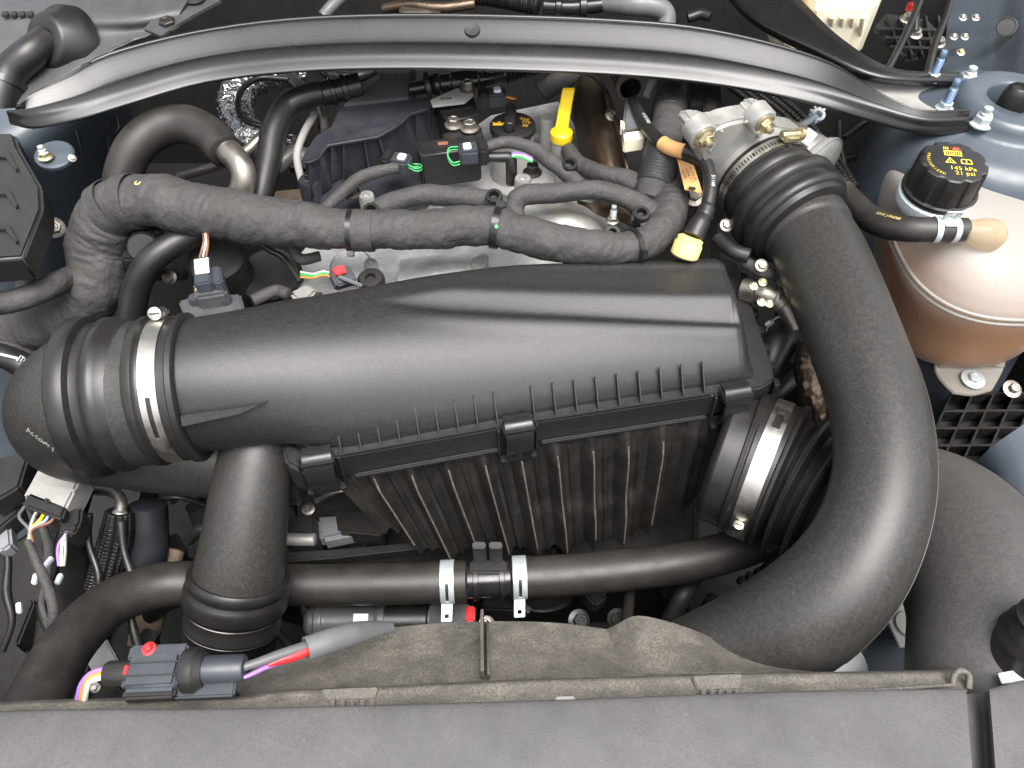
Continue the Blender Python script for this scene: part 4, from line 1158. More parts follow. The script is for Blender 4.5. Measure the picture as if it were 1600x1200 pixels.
# ignition coils
def coil(label, out, z, h, plate):
    t = thing('ignition_coil', label, 'ignition coil', 'ignition coils')
    b_ = prism('housing', out, z, h, 'plastic', t, bevel=.0025, seg=3)
    prism('lid', plate, z + .0025, .004, 'plastic', t, bevel=.001)
    return t
c1 = coil('black ignition coil with a raised lid, right of the navy cover', [(650, 222), (745, 206), (751, 231), (657, 243)], .022, .052, [(656, 224), (740, 210), (744, 224), (661, 237)])
box('label_plate', W(692, 224, .0255), (.013, .007, .0006), 'brown_wire', c1, rot=(0, 0, 8), bevel=0)
c2 = coil('black ignition coil under a grey bracket, behind the oil cap', [(676, 160), (740, 148), (748, 178), (700, 190)], .022, .045, [(682, 160), (735, 151), (738, 166), (688, 175)])
# a grey bracket marked D58 lies on the second coil
t = thing('coil_bracket', 'pale grey metal bracket stamped D58 above the ignition coil', 'bracket')
prism('plate', [(672, 156), (712, 138), (735, 134), (740, 148), (726, 160), (676, 166)], .036, .003, 'light_grey', t, bevel=.0008)
p = W(697, 154, .0366); lettering('lettering', 'D58', .0085, p, (1, .12, 0), (-.12, 1, 0), 'print_black', t)
p = W(731, 140, .036); bolt(p, M(9, p), (0, 0, 1), 'worn_steel', t, h=.012)
p = W(709, 196, .025); tag(bolt(p, M(9.5, p), (0, 0, 1), 'worn_steel', None, h=.010), 'worn hex bolt between the two ignition coils, the left one', 'bolt')
p = W(734, 201, .025); tag(bolt(p, M(10, p), (0, 0, 1), 'worn_steel', None, h=.010), 'worn hex bolt between the two ignition coils, beside the oil cap', 'bolt')
prism('x', [(690, 208), (752, 196), (756, 214), (700, 226)], .0215, .03, 'dark_steel', en, bevel=.002).name = 'coil_seat'
def plug(label, c, ang, mats, wires=True):
    """small electrical connector: body, white latch, green lock loop"""
    t = thing('coil_connector', label, 'connector', 'coil connectors')
    R = lambda x, y, z: c + np.array([x * math.cos(ang) - y * math.sin(ang), x * math.sin(ang) + y * math.cos(ang), z])
    d = math.degrees(ang)
    box('body', R(0, 0, 0), (.026, .024, .020), 'slate', t, rot=(0, 0, d), bevel=.003)
    box('collar', R(.017, 0, 0), (.014, .027, .024), 'plastic', t, rot=(0, 0, d), bevel=.003)
    box('latch', R(-.002, 0, .011), (.010, .011, .004), 'white_label', t, rot=(0, 0, d), bevel=.001)
    for s in (-.002, .002) if mats is None else (0,):
        sweep('lock_loop', Path([(*R(-.013, .008, .004 + s), .0009), (*R(-.024, .010, .002 + s), .0009), (*R(-.027, 0, -.002 + s), .0009), (*R(-.022, -.010, -.006 + s), .0009), (*R(-.013, -.009, -.006 + s), .0009)], world=True, sub=6), mats or 'green', t, n=8)
    return t
plug('coil connector with a green lock and white latch in front of the oil cap', W(733, 240, .030), 0.15, None)
plug('coil connector with a green lock facing right, below the navy cover', W(627, 256, .012), math.pi - .25, None)
plug('grey connector with an orange wire behind the oil cap', W(775, 152, .030), math.pi + .1, 'orange_wire')
onetube('cam_sensor', 'black plastic sensor stem below the oil cap', 'sensor', [(752, 246, .018, 8), (780, 246, .018, 8), (797, 247, .016, 9), (799, 262, .004, 9), (799, 285, -.02, 9)], 'plastic', n=20, nl=30)
for k, m_ in enumerate(('purple', 'white_wire', 'green')):
    onetube('sensor_wire', '%s sensor wire below the oil filler neck' % {'purple': 'purple', 'white_wire': 'white', 'green': 'green'}[m_], 'wire', [(800, 239 + k * 3, .022, 1.6), (815, 240 + k * 3, .024, 1.6), (832, 247 + k * 3, .022, 1.6)], m_, n=8)

# oil filler cap
oc = thing('oil_cap', 'black oil filler cap with amber symbols and a bar handle', 'oil cap')
p = W(801, 197, .006)
disc = lathe('disc', [(.026, -.008), (.030, -.008), (.0315, -.005), (.0315, .001), (.030, .003), (.026, .0035), (0, .0035)], p, (0, 0, 1), 'plastic', oc, n=48)
box('handle', p + [-.003, .002, .011], (.014, .050, .018), 'plastic', oc, rot=(0, 0, -4), bevel=.0035, seg=3)
def oilcan(c, s):
    pts = [(-1, -.45), (.55, -.45), (.75, .0), (1.3, .45), (1.2, .6), (.55, .25), (.2, .25), (.2, .5), (.45, .62), (-.3, .62), (-.05, .5), (-.05, .25), (-.55, .25), (-.9, .5), (-1.1, .45), (-.8, .1)]
    return [c + np.array([x * s, y * s, .0]) for x, y in pts]
V_ = oilcan(p + [-.0188, -.001, .0042], .0088); mk('oil_symbol', V_, [list(range(len(V_)))], 'print_amber', oc, smooth=False)
for k, ch in enumerate(('SAE', '5W', '30')):
    lettering('lettering', ch, .0085, p + [.0165 + .0022 * (k % 2), .010 - k * .0078, .0042], (1, -.35, 0), (.35, 1, 0), 'print_amber', oc)
# dipstick
ds = thing('dipstick', 'bright yellow dipstick handle standing in a grey tube', 'dipstick')
p = W(877, 212, .004)
lathe('tube', [(.012, -.004), (.0135, -.004), (.0135, -.012), (.012, -.03), (.006, -.048), (.005, -.09)], p, (0, 0, 1), 'light_grey', ds, n=32)
cap_ = lathe('plug', [(.0, -.006), (.0145, -.006), (.0155, -.003), (.0150, .006), (.0125, .008), (.006, .008), (0, .008)], p, (0, 0, 1), 'yellow', ds, n=36)
a_, b_ = p + [0, .0, .007], W(889, 140, .062)
fr = []
for f in np.linspace(0, 1, 9):
    q = a_ + (b_ - a_) * f + np.array([0, .003 * math.sin(f * 3.1), 0])
    fr.append([q + [-.0085 + .0005 * f, 0, 0], q + [.0085 - .0005 * f, 0, 0]])
pts = [q[0] for q in fr] + [q[1] for q in fr][::-1]
prism('handle', pts, 0, 0, 'yellow', ds, world=True, ext=(0, .0038, .0015), bevel=.0012)

# heat shields
t = thing('heat_shield', 'brown tinted metal heat shield right of the dipstick', 'heat shield')
patch('sheet', [[(893, 150, -.02), (915, 112, .01), (945, 135, .01), (962, 170, -.01)], [(900, 210, -.03), (925, 190, .005), (950, 200, .01), (972, 215, -.01)], [(915, 262, -.04), (935, 258, -.01), (958, 262, .0), (982, 275, -.02)], [(930, 300, -.05), (945, 305, -.03), (965, 305, -.02), (985, 310, -.03)]], 'heat_shield', t, sub=5, thick=.002)
sweep('rim', Path([(917, 112, .012, 3), (946, 140, .014, 3), (962, 190, .012, 3), (976, 245, .006, 3), (986, 290, -.01, 3)]), 'heat_shield', t, n=10)
bolt(W(955, 180, .012), .006, (.3, -.5, .8), 'worn_steel', t, h=.005)
t = thing('heat_bracket', 'bent brown metal bracket below the looms, beside the stud', 'bracket')
patch('sheet', [[(903, 312, -.03), (930, 318, -.025), (960, 308, -.02), (985, 330, -.03)], [(905, 325, -.05), (935, 335, -.04), (965, 322, -.03), (990, 345, -.04)], [(910, 338, -.07), (940, 345, -.06), (970, 345, -.05), (995, 362, -.06)]], 'heat_shield', t, sub=4, thick=.002)
t = thing('stud_post', 'threaded steel stud with nut beside the brown bracket', 'stud')
studset(W(957, 345, -.012), .024, .0042, 'worn_steel', t, 'zinc')
lathe('clip_socket', [(.004, -.004), (.005, .003), (.009, .003), (.010, 0), (.010, -.02)], W(957, 364, -.006), (0, -.35, 1), 'plastic', t, n=24)

# ================================================================ LOOMS
ml = thing('main_loom', 'thick black cloth wrapped wiring loom lying across the engine', 'wiring loom')
mlp = Path([(-40, 545, -.13, 40), (40, 515, -.11, 41), (105, 492, -.085, 42), (147, 450, -.05, 43), (152, 385, -.01, 43), (172, 328, .03, 41), (232, 314, .045, 40), (310, 328, .045, 41), (390, 342, .040, 40), (470, 350, .035, 36), (545, 360, .030, 30), (650, 359, .030, 31), (755, 352, .030, 31), (850, 374, .024, 30), (930, 386, .016, 27), (990, 385, .010, 26), (1030, 362, .006, 28), (1046, 322, .006, 30), (1030, 285, .004, 28)], sub=16)
sweep('sleeve', mlp, 'cloth_tape', ml, n=56, nl=620, rf=wrinkle(1, .10, .042), angle=70)
def tie(path, f, parent, w=.006, buckle=None, m_='glossy_plastic', name='cable_tie', k=1.06):
    p, tt, R = path.at(f)
    o = band(name, p, tt, R * k, w, m_, parent, n=48, nw=2, thick=.0012)
    if buckle is not None:
        bb_ = nrm(np.asarray(buckle, float)); bb_ = nrm(bb_ - tt * np.dot(bb_, tt))
        box('tie_buckle', p + bb_ * (R * k + .003), (w * 1.3, .010, .007), m_, o, X=(tt, np.cross(bb_, tt), bb_), bevel=.001)
    return o
def fnear(path, px, py):
    b_, best = 0, 1e9
    for i in range(0, 201):
        p = path.at(i / 200)[0]; d_ = p[1] * CP - (p[2] - H) * SP; uu = p[1] * SP + (p[2] - H) * CP
        e_ = (800 + F * p[0] / d_ - px) ** 2 + (600 - F * uu / d_ - py) ** 2
        if e_ < best: best, b_ = e_, i / 200
    return b_
tie(mlp, fnear(mlp, 552, 360), ml, buckle=(0, -.7, -.6))
tie(mlp, fnear(mlp, 775, 352), ml, w=.008, buckle=(0, .6, .8))
tie(mlp, fnear(mlp, 990, 386), ml, buckle=(0, -.7, .2))
p, tt, R = mlp.at(fnear(mlp, 775, 352)); lathe('green_dot', [(.0022, -.001), (.0022, .001), (0, .0012)], p + nrm(np.array([0, -.75, .65])) * (R * 1.12), (0, -.75, .65), 'green', ml, n=12)
for x_ in (172, 205, 560): tie(mlp, fnear(mlp, x_, 318 if x_ < 500 else 360), ml, w=.018 if x_ < 500 else .03, m_='cloth_tape', name='tape_turn', k=1.035)
p, tt, R = mlp.at(fnear(mlp, 243, 310)); o_ = nrm(np.array([0, -.25, 1.0])); o_ = nrm(o_ - tt * np.dot(o_, tt))
lettering('paint_mark', 'S', .016, p + o_ * R * 1.06, (0, .5, .1), (-1, 0, 0), 'pale_yellow', ml)
# smaller looms over the head
LM = [('cloth wrapped loom just behind the main loom, in front of the coils', [(570, 345, .0, 13), (600, 322, .012, 15), (650, 306, .018, 16), (700, 306, .018, 16), (760, 312, .018, 15), (800, 322, .010, 13)], 3),
      ('cloth wrapped loom looping over the alloy hump', [(812, 352, .0, 13), (803, 325, .012, 15), (818, 305, .022, 16), (865, 302, .024, 16), (910, 297, .024, 15), (950, 300, .022, 15), (990, 315, .016, 16), (1022, 335, .010, 18)], 4),
      ('cloth wrapped loom running right from below the dipstick', [(888, 235, -.01, 12), (905, 258, .0, 14), (940, 272, .008, 15), (980, 282, .010, 16), (1018, 300, .008, 18), (1040, 318, .004, 20)], 5),
      ('thin cloth loom from the coil connector to below the dipstick', [(752, 233, .030, 8), (790, 222, .034, 9), (832, 232, .030, 10), (860, 252, .024, 12), (885, 272, .016, 12), (905, 290, .012, 12)], 6),
      ('thin grey loom rising from the main loom to the left coil connector', [(500, 335, .0, 9), (530, 305, .008, 10), (560, 280, .012, 10), (600, 266, .014, 9), (622, 262, .014, 8)], 7),
      ('grey cloth loom falling into the gap behind the oil cap', [(845, 145, -.01, 16), (865, 130, .0, 18), (890, 115, .0, 18), (905, 90, -.02, 18)], 8),
      ('black cloth loom at the left edge above the wrinkled loom', [(-30, 478, -.02, 17), (20, 470, -.01, 18), (70, 452, -.01, 18), (120, 428, -.03, 17)], 9),
      ('wrinkled black loom at the left edge below the others', [(-30, 470, -.10, 30), (20, 545, -.12, 30), (70, 580, -.15, 26)], 10),
      ('grey loom dropping beside the black box at the left edge', [(45, 350, -.04, 12), (38, 410, -.05, 13), (40, 450, -.07, 14), (30, 500, -.10, 14)], 11)]
for lab, pts, sd_ in LM:
    P_ = Path(pts); o = sweep('branch_loom', P_, 'cloth_tape', n=26, nl=max(40, int(P_.L / .0022)), rf=wrinkle(sd_, .09, .014), angle=70)
    tag(o, lab, 'wiring loom', 'branch looms over the engine')
for x, y, z, lab in ((772, 308, .036, 'round black loom clip beside the main loom tie'), (890, 258, .026, 'round black loom clip below the dipstick tube'), (580, 330, .026, 'round black loom clip below the left alloy boss'), (1002, 335, .03, 'round black loom clip at the bend of the looms')):
    p = W(x, y, z); o = thing('loom_clip', lab, 'clip', 'loom clips')
    lathe('socket', [(.0045, -.003), (.006, .004), (.0095, .004), (.0105, .001), (.0105, -.014)], p, (0, -.3, 1), 'glossy_plastic', o, n=24)
    box('arm', p + [.004, -.01, -.008], (.010, .02, .004), 'plastic', o, rot=(25, 0, 20), bevel=.001)

# ================================================================ HOSES LEFT OF THE ENGINE
t, P_ = tubething('heater_hose', 'dusty arched heater hose left of the engine, joined to a steel pipe', 'hose', [(188, 330, -.03, 27), (190, 285, .0, 28), (208, 235, .03, 29), (245, 202, .045, 30), (288, 194, .048, 30), (326, 210, .045, 29), (352, 236, .04, 28)], 'hose_rubber', nl=60, n=36)
t = thing('heater_pipe', 'bare steel heater pipe bending down from the arched hose', 'pipe')
sweep('pipe', Path([(335, 220, .042, 20), (358, 238, .039, 20), (378, 262, .032, 19), (380, 290, .015, 19), (362, 325, -.01, 19)]), 'worn_steel', t, n=28, nl=40, prof=[(0, 1), (.12, 1), (.15, 1.25), (.19, 1.25), (.22, 1), (1, 1)])
onetube('coolant_pipe', 'thin steel pipe behind the heater pipe', 'pipe', [(280, 275, -.05, 7), (330, 262, -.03, 7), (380, 240, -.01, 8), (410, 215, .0, 10), (440, 205, .0, 10)], 'worn_steel', n=16)
t, P_ = tubething('vent_hose', 'black hose rising in an S between the foil duct and the navy cover', 'hose', [(388, 345, -.04, 19), (408, 300, -.02, 20), (420, 250, .0, 20), (428, 205, .018, 20), (448, 168, .03, 20), (482, 150, .038, 19), (520, 143, .04, 18)], 'rubber', nl=60, n=32)
sweep('fitting', Path([(505, 146, .04, 18), (535, 139, .042, 18), (562, 132, .044, 18)]), 'glossy_plastic', t, n=28, nl=60, prof=[(0, 1.05), (.2, 1.05), (.22, 1.2), (.3, 1.2), (.32, 1.0), (.5, 1.0), (.52, 1.22), (.64, 1.22), (.66, 1.05), (1, 1.05)])
t = thing('foil_duct', 'crumpled silver foil wrapped duct under the strut brace', 'foil duct')
fd_ = Path([(470, 108, -.05, 26), (420, 112, -.04, 28), (383, 128, -.03, 27), (368, 165, -.03, 27), (382, 205, -.03, 27), (420, 228, -.04, 27), (460, 238, -.06, 24)])
def crumple(s, th):
    out = np.ones_like(th)
    for i, t_ in enumerate(th):
        q = Vector((math.cos(t_) * 2.2, math.sin(t_) * 2.2, s * 90)); out[i] += .10 * noise.noise(q) + .08 * noise.noise(q * 2.3)
    return out
sweep('wrap', fd_, 'foil', t, n=44, nl=140, rf=crumple, angle=12)
onetube('foil_cable', 'thin black cable looping along the foil duct', 'cable', [(450, 124, .0, 4.5), (405, 122, .004, 4.5), (378, 140, .006, 4.5), (372, 170, .006, 4.5), (386, 190, .004, 4.5), (415, 198, .0, 4.5)], 'rubber', n=10)
prism('x', [(398, 112), (425, 108), (428, 122), (402, 122)], .002, .004, 'white_label', t, bevel=.001).name = 'label_plate'
t = thing('grey_bracket', 'flat dark grey plate beside the fitting, under the strut brace', 'bracket')
prism('plate', [(572, 96), (641, 96), (638, 152), (536, 163), (558, 146), (592, 124), (594, 114)], .034, .005, 'grey_plastic', t, bevel=.0012)
prism('leg', [(642, 96), (648, 97), (645, 150), (639, 152)], .033, .03, 'plastic', t, bevel=.001)
# corrugated breather under the brace
t = thing('breather_hose', 'black corrugated breather hose with plug ends right behind the coils', 'hose')
bp_ = Path([(640, 140, .03, 13), (680, 132, .034, 14), (720, 127, .036, 14), (760, 122, .036, 13), (800, 112, .034, 13), (850, 98, .03, 13), (900, 84, .03, 13)])
cf = [(0, .8), (.08, .8), (.09, 1.3), (.11, 1.3), (.12, 1), (.14, 1.25), (.16, 1.25), (.17, 1.0), (.22, 1.0), (.23, 1.15), (.36, 1.15), (.37, 1), (.50, 1.0)]
f = .50
while f < .99: cf += [(f + .006, 1.15), (f + .014, 1.15), (f + .02, .82), (f + .026, .82)]; f += .028
sweep('hose', bp_, 'glossy_plastic', t, n=24, prof=cf, nl=260)
tie(bp_, .10, t, w=.006, m_='plastic', name='ring', k=1.5)
lettering('lettering', 'J90 40ER', .008, bp_.at(.42)[0] + [0, -.004, .012], (1, .12, .0), (-.1, .8, .6), 'bluegrey_alloy', t)
# dim hoses and brackets in the dark gap under the brace
for i, (pts, m_, lab) in enumerate([
    ([(440, 112, -.02, 9), (470, 135, -.01, 9), (500, 165, -.02, 8), (505, 200, -.04, 8)], 'rubber', 'dark thin hose between the foil duct and the vent hose'),
    ([(500, 100, .0, 10), (520, 118, .0, 10), (560, 120, .0, 9), (590, 104, .0, 9)], 'glossy_plastic', 'glossy black pipe just below the brace beside the grey plate'),
    ([(492, 178, .0, 6), (474, 210, -.0, 6), (464, 245, -.01, 6), (472, 285, -.02, 6)], 'light_grey', 'thin pale hose bending down left of the navy cover'),
    ([(500, 165, .0, 7), (506, 185, -.004, 7), (508, 205, -.01, 7)], 'worn_steel', 'short steel pipe under the vent hose fitting'),
    ([(430, 262, -.05, 12), (460, 240, -.04, 14), (500, 262, -.05, 14)], 'fine_alloy', 'bright curved pipe end behind the vent hose'),
    ([(540, 112, -.01, 6), (552, 104, .0, 6), (575, 100, .0, 6)], 'worn_steel', 'small steel pipe stub under the brace'),
    ([(455, 250, -.08, 20), (520, 250, -.08, 20), (600, 250, -.08, 20)], 'plastic', 'dark pipe hidden below the navy cover')]):
    onetube('hose' if 'hose' in lab else 'pipe' if 'pipe' in lab else 'cylinder', lab, 'hose' if 'hose' in lab else 'pipe', pts, m_)
p = prism('gasket_tray', [(395, 300), (480, 292), (490, 330), (395, 340)], -.10, .02, 'sand', None, bevel=.003); tag(p, 'tan dusty tray in the gap below the vent hose', 'tray')

# ================================================================ AROUND THE THROTTLE BODY
t = thing('braided_hose', 'thick cloth and mesh sleeved hose left of the throttle body', 'hose')
bh = Path([(1062, 98, .045, 24), (1054, 130, .045, 25), (1047, 175, .042, 26), (1038, 225, .036, 27), (1028, 270, .024, 28), (1015, 315, .005, 27)])
sweep('core', bh, 'cloth_tape', t, n=30, nl=120, rf=wrinkle(21, .05, .02))
for a0, a1 in ((.34, .48), (.70, .92)):
    sweep('mesh_sleeve', bh, 'mesh_sleeve', t, n=40, nl=70, f0=a0, f1=a1, add=.0018, rf=lambda s, th: 1 + .02 * np.sin(th * 20 + s * 900) * np.sin(th * 20 - s * 900))
onetube('grey_flap', 'pale grey strap standing beside the sleeved hose', 'strap', [(1010, 150, .04, 6), (1022, 125, .05, 8), (1036, 112, .055, 7)], 'light_grey', n=14)
t = thing('throttle_bracket', 'black plastic bracket standing behind the throttle body', 'bracket')
prism('plate', [(1078, 126), (1125, 128), (1128, 160), (1080, 165)], .06, .004, 'plastic', t, bevel=.001)
prism('post', [(1100, 150), (1120, 130), (1124, 190), (1098, 205)], .065, .03, 'plastic', t, bevel=.003)
prism('wing', [(1120, 180), (1180, 165), (1195, 178), (1120, 200)], .05, .012, 'plastic', t, bevel=.003)
prism('wing', [(1070, 175), (1090, 165), (1096, 215), (1072, 215)], .045, .03, 'plastic', t, bevel=.003)
# cable with copper band and orange tag
t = thing('sensor_cable', 'black sensor cable with pale print bending down to a yellow plug', 'cable')
scp = Path([(990, 158, .045, 9), (1000, 180, .05, 9.5), (1018, 208, .055, 10), (1045, 230, .058, 10), (1080, 240, .06, 10), (1105, 258, .058, 10.5), (1110, 295, .048, 11), (1103, 330, .036, 11), (1092, 352, .028, 12), (1084, 368, .02, 13)], sub=12)
sweep('cable', scp, 'rubber', t, n=24, nl=90, prof=[(0, 1), (.86, 1), (.87, 1.25), (.9, 1.25), (.91, 1.05), (.94, 1.3), (1, 1.35)])
sweep('copper_band', scp, 'orange_label', t, n=24, nl=20, f0=.42, f1=.53, add=.0012)
for f, s_ in ((.24, 'AVSS 0950'), (.60, '0203'), (.76, '51160')):
    p, tt, R = scp.at(f); o_ = nrm(np.array([.1, -.55, .83])); o_ = nrm(o_ - tt * np.dot(o_, tt)); lettering('lettering', s_, .0062, p + o_ * (R + .0004), tt, np.cross(o_, tt), 'print_white', t)
lathe('plug', [(.0, -.014), (.0145, -.014), (.0165, -.012), (.0165, .002), (.015, .004), (.015, .008), (.011, .010), (0, .010)], W(1075, 383, .014), (.3, .45, 1), 'pale_yellow', t, n=32)
tagp = prism('paper_tag', [(1058, 248, .048), (1084, 258, .05), (1098, 302, .042), (1070, 296, .04)], 0, .0008, 'orange_label', t, bevel=0)
for k, s_ in enumerate(('RHMNB', 'WSA-1', '10L00')):
    p = W(1082 - k * 7, 272, .0505 - .001 * k); lettering('lettering', s_, .006, p + [0, 0, .0006], (.25, -.9, -.2), (.9, .3, .05), 'print_black', tagp)
p = W(1082, 292, .047); box('code_mark', p + [0, 0, -.002], (.008, .008, .0006), 'print_black', tagp, rot=(-15, 0, -15), bevel=0)
p = W(1083, 307, .01); bolt_ = bolt(p, M(11, p), (.1, -.4, .9), 'worn_steel', None, h=.008, flange=1.6); tag(bolt_, 'dull bolt below the orange tag', 'bolt')
# pale connector right of the heat shield
t = thing('pale_connector', 'grey connector with a pale green end beside the heat shield', 'connector')
prism('body', [(978, 150), (1000, 152), (1006, 200), (972, 205)], .045, .02, 'grey_wire', t, bevel=.003)
prism('end', [(974, 203), (1006, 200), (1008, 214), (976, 219)], .042, .02, 'cream', t, bevel=.002)
prism('tab', [(970, 186), (976, 190), (976, 202), (970, 198)], .044, .012, 'cream', t, bevel=.001)
t = thing('duct_sleeve', 'black sleeve with a ragged beige end behind the grey connector', 'sleeve')
sp_ = Path([(955, 85, .03, 17), (970, 110, .035, 18), (985, 138, .038, 18)])
sweep('tube', sp_, 'glossy_plastic', t, n=28, hollow=.002, nl=24)
sweep('torn_edge', sp_, 'sand', t, n=28, f0=.9, f1=1.0, add=.0012, nl=8, hollow=.003)
# bundles of ribbed cable behind the throttle body
for i in range(5):
    onetube('ribbed_cable', ['nearest', 'second', 'middle', 'fourth', 'farthest'][i] + ' of five ribbed cables running behind the throttle body', 'cable', [(1108 + i * 9, 112 - i * 4, .02, 5), (1160 + i * 9, 150 - i * 4, .015, 5), (1215 + i * 9, 195 - i * 4, .005, 5), (1270 + i * 8, 250 - i * 3, -.01, 5), (1315 + i * 6, 300 - i * 2, -.02, 5)], 'rubber', 'ribbed cables behind the throttle body', n=10, nl=160, rf=lambda s, th: np.full_like(th, 1 + .12 * math.sin(s * 2400)))
t = thing('strap_clip', 'pale plastic strap clip with a toothed wheel right of the throttle body', 'clip')
sp_ = Path([(1222, 193, .03, 4), (1245, 197, .032, 5), (1262, 190, .034, 6), (1272, 182, .036, 6)])
sweep('strap', sp_, 'white_clip', t, n=10)
p = W(1278, 180, .036); lathe('wheel', [(.005, -.003), (.005, .003), (.009, .003), (.009, -.003), (.005, -.003)], p, (0, -.5, .8), 'white_clip', t, n=20)
for k in range(7):
    an = -1.2 + k * .6; u_, v_, _a = basis((0, -.5, .8)); d_ = math.cos(an) * u_ + math.sin(an) * v_
    box('tooth', p + d_ * .0105, (.004, .003, .005), 'white_clip', t, X=(d_, np.cross(_a, d_), _a), bevel=.0004)

# ================================================================ UPPER LEFT
t = thing('plastic_cowl', 'grey plastic cowl panel in the top left corner', 'cowl panel')
patch('panel', [[(-80, -60, .10), (80, -60, .11), (220, -60, .12), (330, -60, .12)], [(-80, 10, .10), (80, 14, .105), (210, 22, .105), (290, 5, .11)], [(-80, 45, .085), (60, 50, .09), (190, 52, .085), (262, 42, .09)], [(-80, 100, .06), (50, 100, .065), (130, 100, .07), (185, 75, .075)], [(-80, 180, .03), (40, 160, .045), (100, 135, .05), (140, 110, .055)]], 'grey_plastic', t, sub=6, thick=.003)
patch('lobe', [[(225, 45, .098), (260, 8, .105), (330, -25, .11)], [(252, 56, .095), (290, 30, .1), (345, 0, .105)]], 'grey_plastic', t, sub=6, thick=.004)
for k in range(4):
    box('vent_slat', W(8 + k * 13, 22, .104), (.008, .012, .003), 'print_black', t, rot=(0, 0, 20), bevel=.0005)
for x, y, z, r in ((263, 40, .095, 13), (305, -2, .108, 10)):
    p = W(x, y, z); bolt(p, M(r, p), (0, -.1, 1), 'dark_steel', t, h=.008, flange=1.6)
t = thing('cowl_grommet', 'black rubber grommet with a hose leaving it, at the upper left', 'grommet')
p = W(82, 66, .085)
lathe('ring', [(.016, .012), (.030, .014), (.036, .010), (.040, -.002), (.050, -.012), (.052, -.03)], p, (-.35, -.65, .5), 'rubber', t, n=40, angle=70)
t, P_ = tubething('cowl_hose', 'black taped hose from the grommet down the left edge', 'hose', [(75, 62, .09, 22), (48, 84, .085, 24), (18, 112, .07, 25), (4, 150, .05, 25), (-2, 200, .02, 24), (-10, 260, -.02, 24)], 'rubber', nl=50, n=32)
tie(P_, .42, t, w=.008)
# black box at the left edge
t = thing('fuse_box', 'dusty black plastic box at the left edge above the looms', 'box')
prism('body', [(-70, 208), (22, 206), (28, 228), (64, 290), (66, 325), (36, 402), (-70, 410)], .055, .035, 'plastic', t, bevel=.004, seg=3)
for y in (232, 290, 345):
    prism('step', [(-60, y), (14, y + 4), (28, y + 30), (24, y + 34), (8, y + 14), (-60, y + 10)], .0585, .004, 'plastic', t, bevel=.001)
# washer, nut and bolts on the wing
t = thing('wing_bracket', 'round blue painted bracket with a steel nut on the left wing', 'bracket')
p = W(86, 243, .050)
lathe('disc', [(0, .004), (M(26, p), .004), (M(29, p), .002), (M(29, p), -.002), (0, -.004)], p, (.1, -.2, 1), 'blue_paint', t, n=40)
studset(W(72, 246, .055), .016, .0045, 'brass_zinc', t, 'zinc')
for x, y, z, r, lab in ((133, 158, .05, 8, 'small bolt on the left wing just below the brace'), (84, 356, -.045, 11, 'rusty bolt on the left wing beside the black box'), (113, 247, .052, 4, 'tiny rivet at the rim of the blue wing bracket')):
    p = W(x, y, z); tag(bolt(p, M(r, p), (.5, -.5, .7), 'worn_steel', None, h=M(r, p)), lab, 'bolt')
for pts, lab in (([(112, 185, .03, 2), (122, 215, .01, 2), (128, 240, -.01, 2)], 'thin dark seam strip below the brace on the left wing'), ([(178, 175, .0, 2), (186, 200, -.01, 2), (170, 215, -.02, 2), (172, 240, -.03, 2)], 'thin dark wire hanging behind the left wing')):
    onetube('wire', lab, 'wire', pts, 'dark_steel', n=8)
# parts beside the loom
t = thing('relay_block', 'dark plastic relay block behind the left loom bend', 'relay')
prism('top', [(203, 346), (248, 342), (252, 362), (208, 366)], .01, .02, 'plastic', t, bevel=.002)
prism('body', [(188, 366), (238, 364), (240, 405), (188, 405)], -.01, .03, 'plastic', t, bevel=.003)
lathe('drum', [(0, .012), (.016, .012), (.018, .008), (.018, -.02)], W(225, 385, .0), (.3, -.8, .5), 'plastic', t, n=28)
for x in (203, 265): bolt(W(x, 433, -.05), .006, (0, -.8, .6), 'worn_steel', t, h=.006)
box('rail', W(235, 430, -.055), (.09, .012, .012), 'dark_steel', t, bevel=.002)
onetube('bypass_hose', 'black rubber hose arching up beside the air box neck', 'hose', [(204, 500, -.06, 20), (212, 455, -.03, 21), (232, 412, .0, 21), (270, 382, .012, 20), (315, 362, .012, 18), (350, 352, .01, 16)], 'rubber', n=30, nl=50)
t = thing('pressure_sensor', 'black pressure sensor with a labelled connector behind the air box neck', 'sensor')
prism('base', [(278, 470), (300, 462), (375, 458), (384, 492), (290, 500)], .01, .05, 'grey_plastic', t, bevel=.002)
prism('collar', [(300, 440), (350, 434), (354, 458), (304, 466)], .028, .04, 'grey_plastic', t, bevel=.003)
prism('connector', [(301, 402), (326, 398), (330, 440), (303, 444)], .042, .028, 'slate', t, bevel=.002)
prism('latch', [(328, 416), (344, 414), (348, 440), (332, 442)], .04, .02, 'slate', t, bevel=.002)
prism('label_plate', [(303, 406), (325, 402), (327, 425), (305, 428)], .0435, .001, 'cream', t, bevel=0)
lettering('lettering', '6ZE', .006, W(312, 452, .0290), (1, .1, 0), (-.1, 1, 0), 'pale_yellow', t)
for x in (306, 328, 352): lathe('pillar', [(0, .006), (.006, .006), (.007, .003), (.007, -.03)], W(x, 470, .012), (0, 0, 1), 'slate', t, n=18)
for k, m_ in enumerate(('brown_wire', 'white_wire', 'brown_wire')):
    onetube('sensor_wire', ['left brown', 'cream', 'right brown'][k] + ' wire from the main loom to the labelled sensor connector', 'wire', [(318 + k * 3, 362, .035, 1.8), (318 + k * 3.5, 380, .045, 1.8), (312 + k * 5, 402, .036, 1.8)], m_, 'sensor wires', n=8)
t = thing('dark_reservoir', 'dark round canister behind the pressure sensor', 'canister')
lathe('drum', [(0, .0), (.030, .0), (.034, -.004), (.034, -.12)], W(336, 400, -.02), (0, -.2, 1), 'underbody', t, n=40)
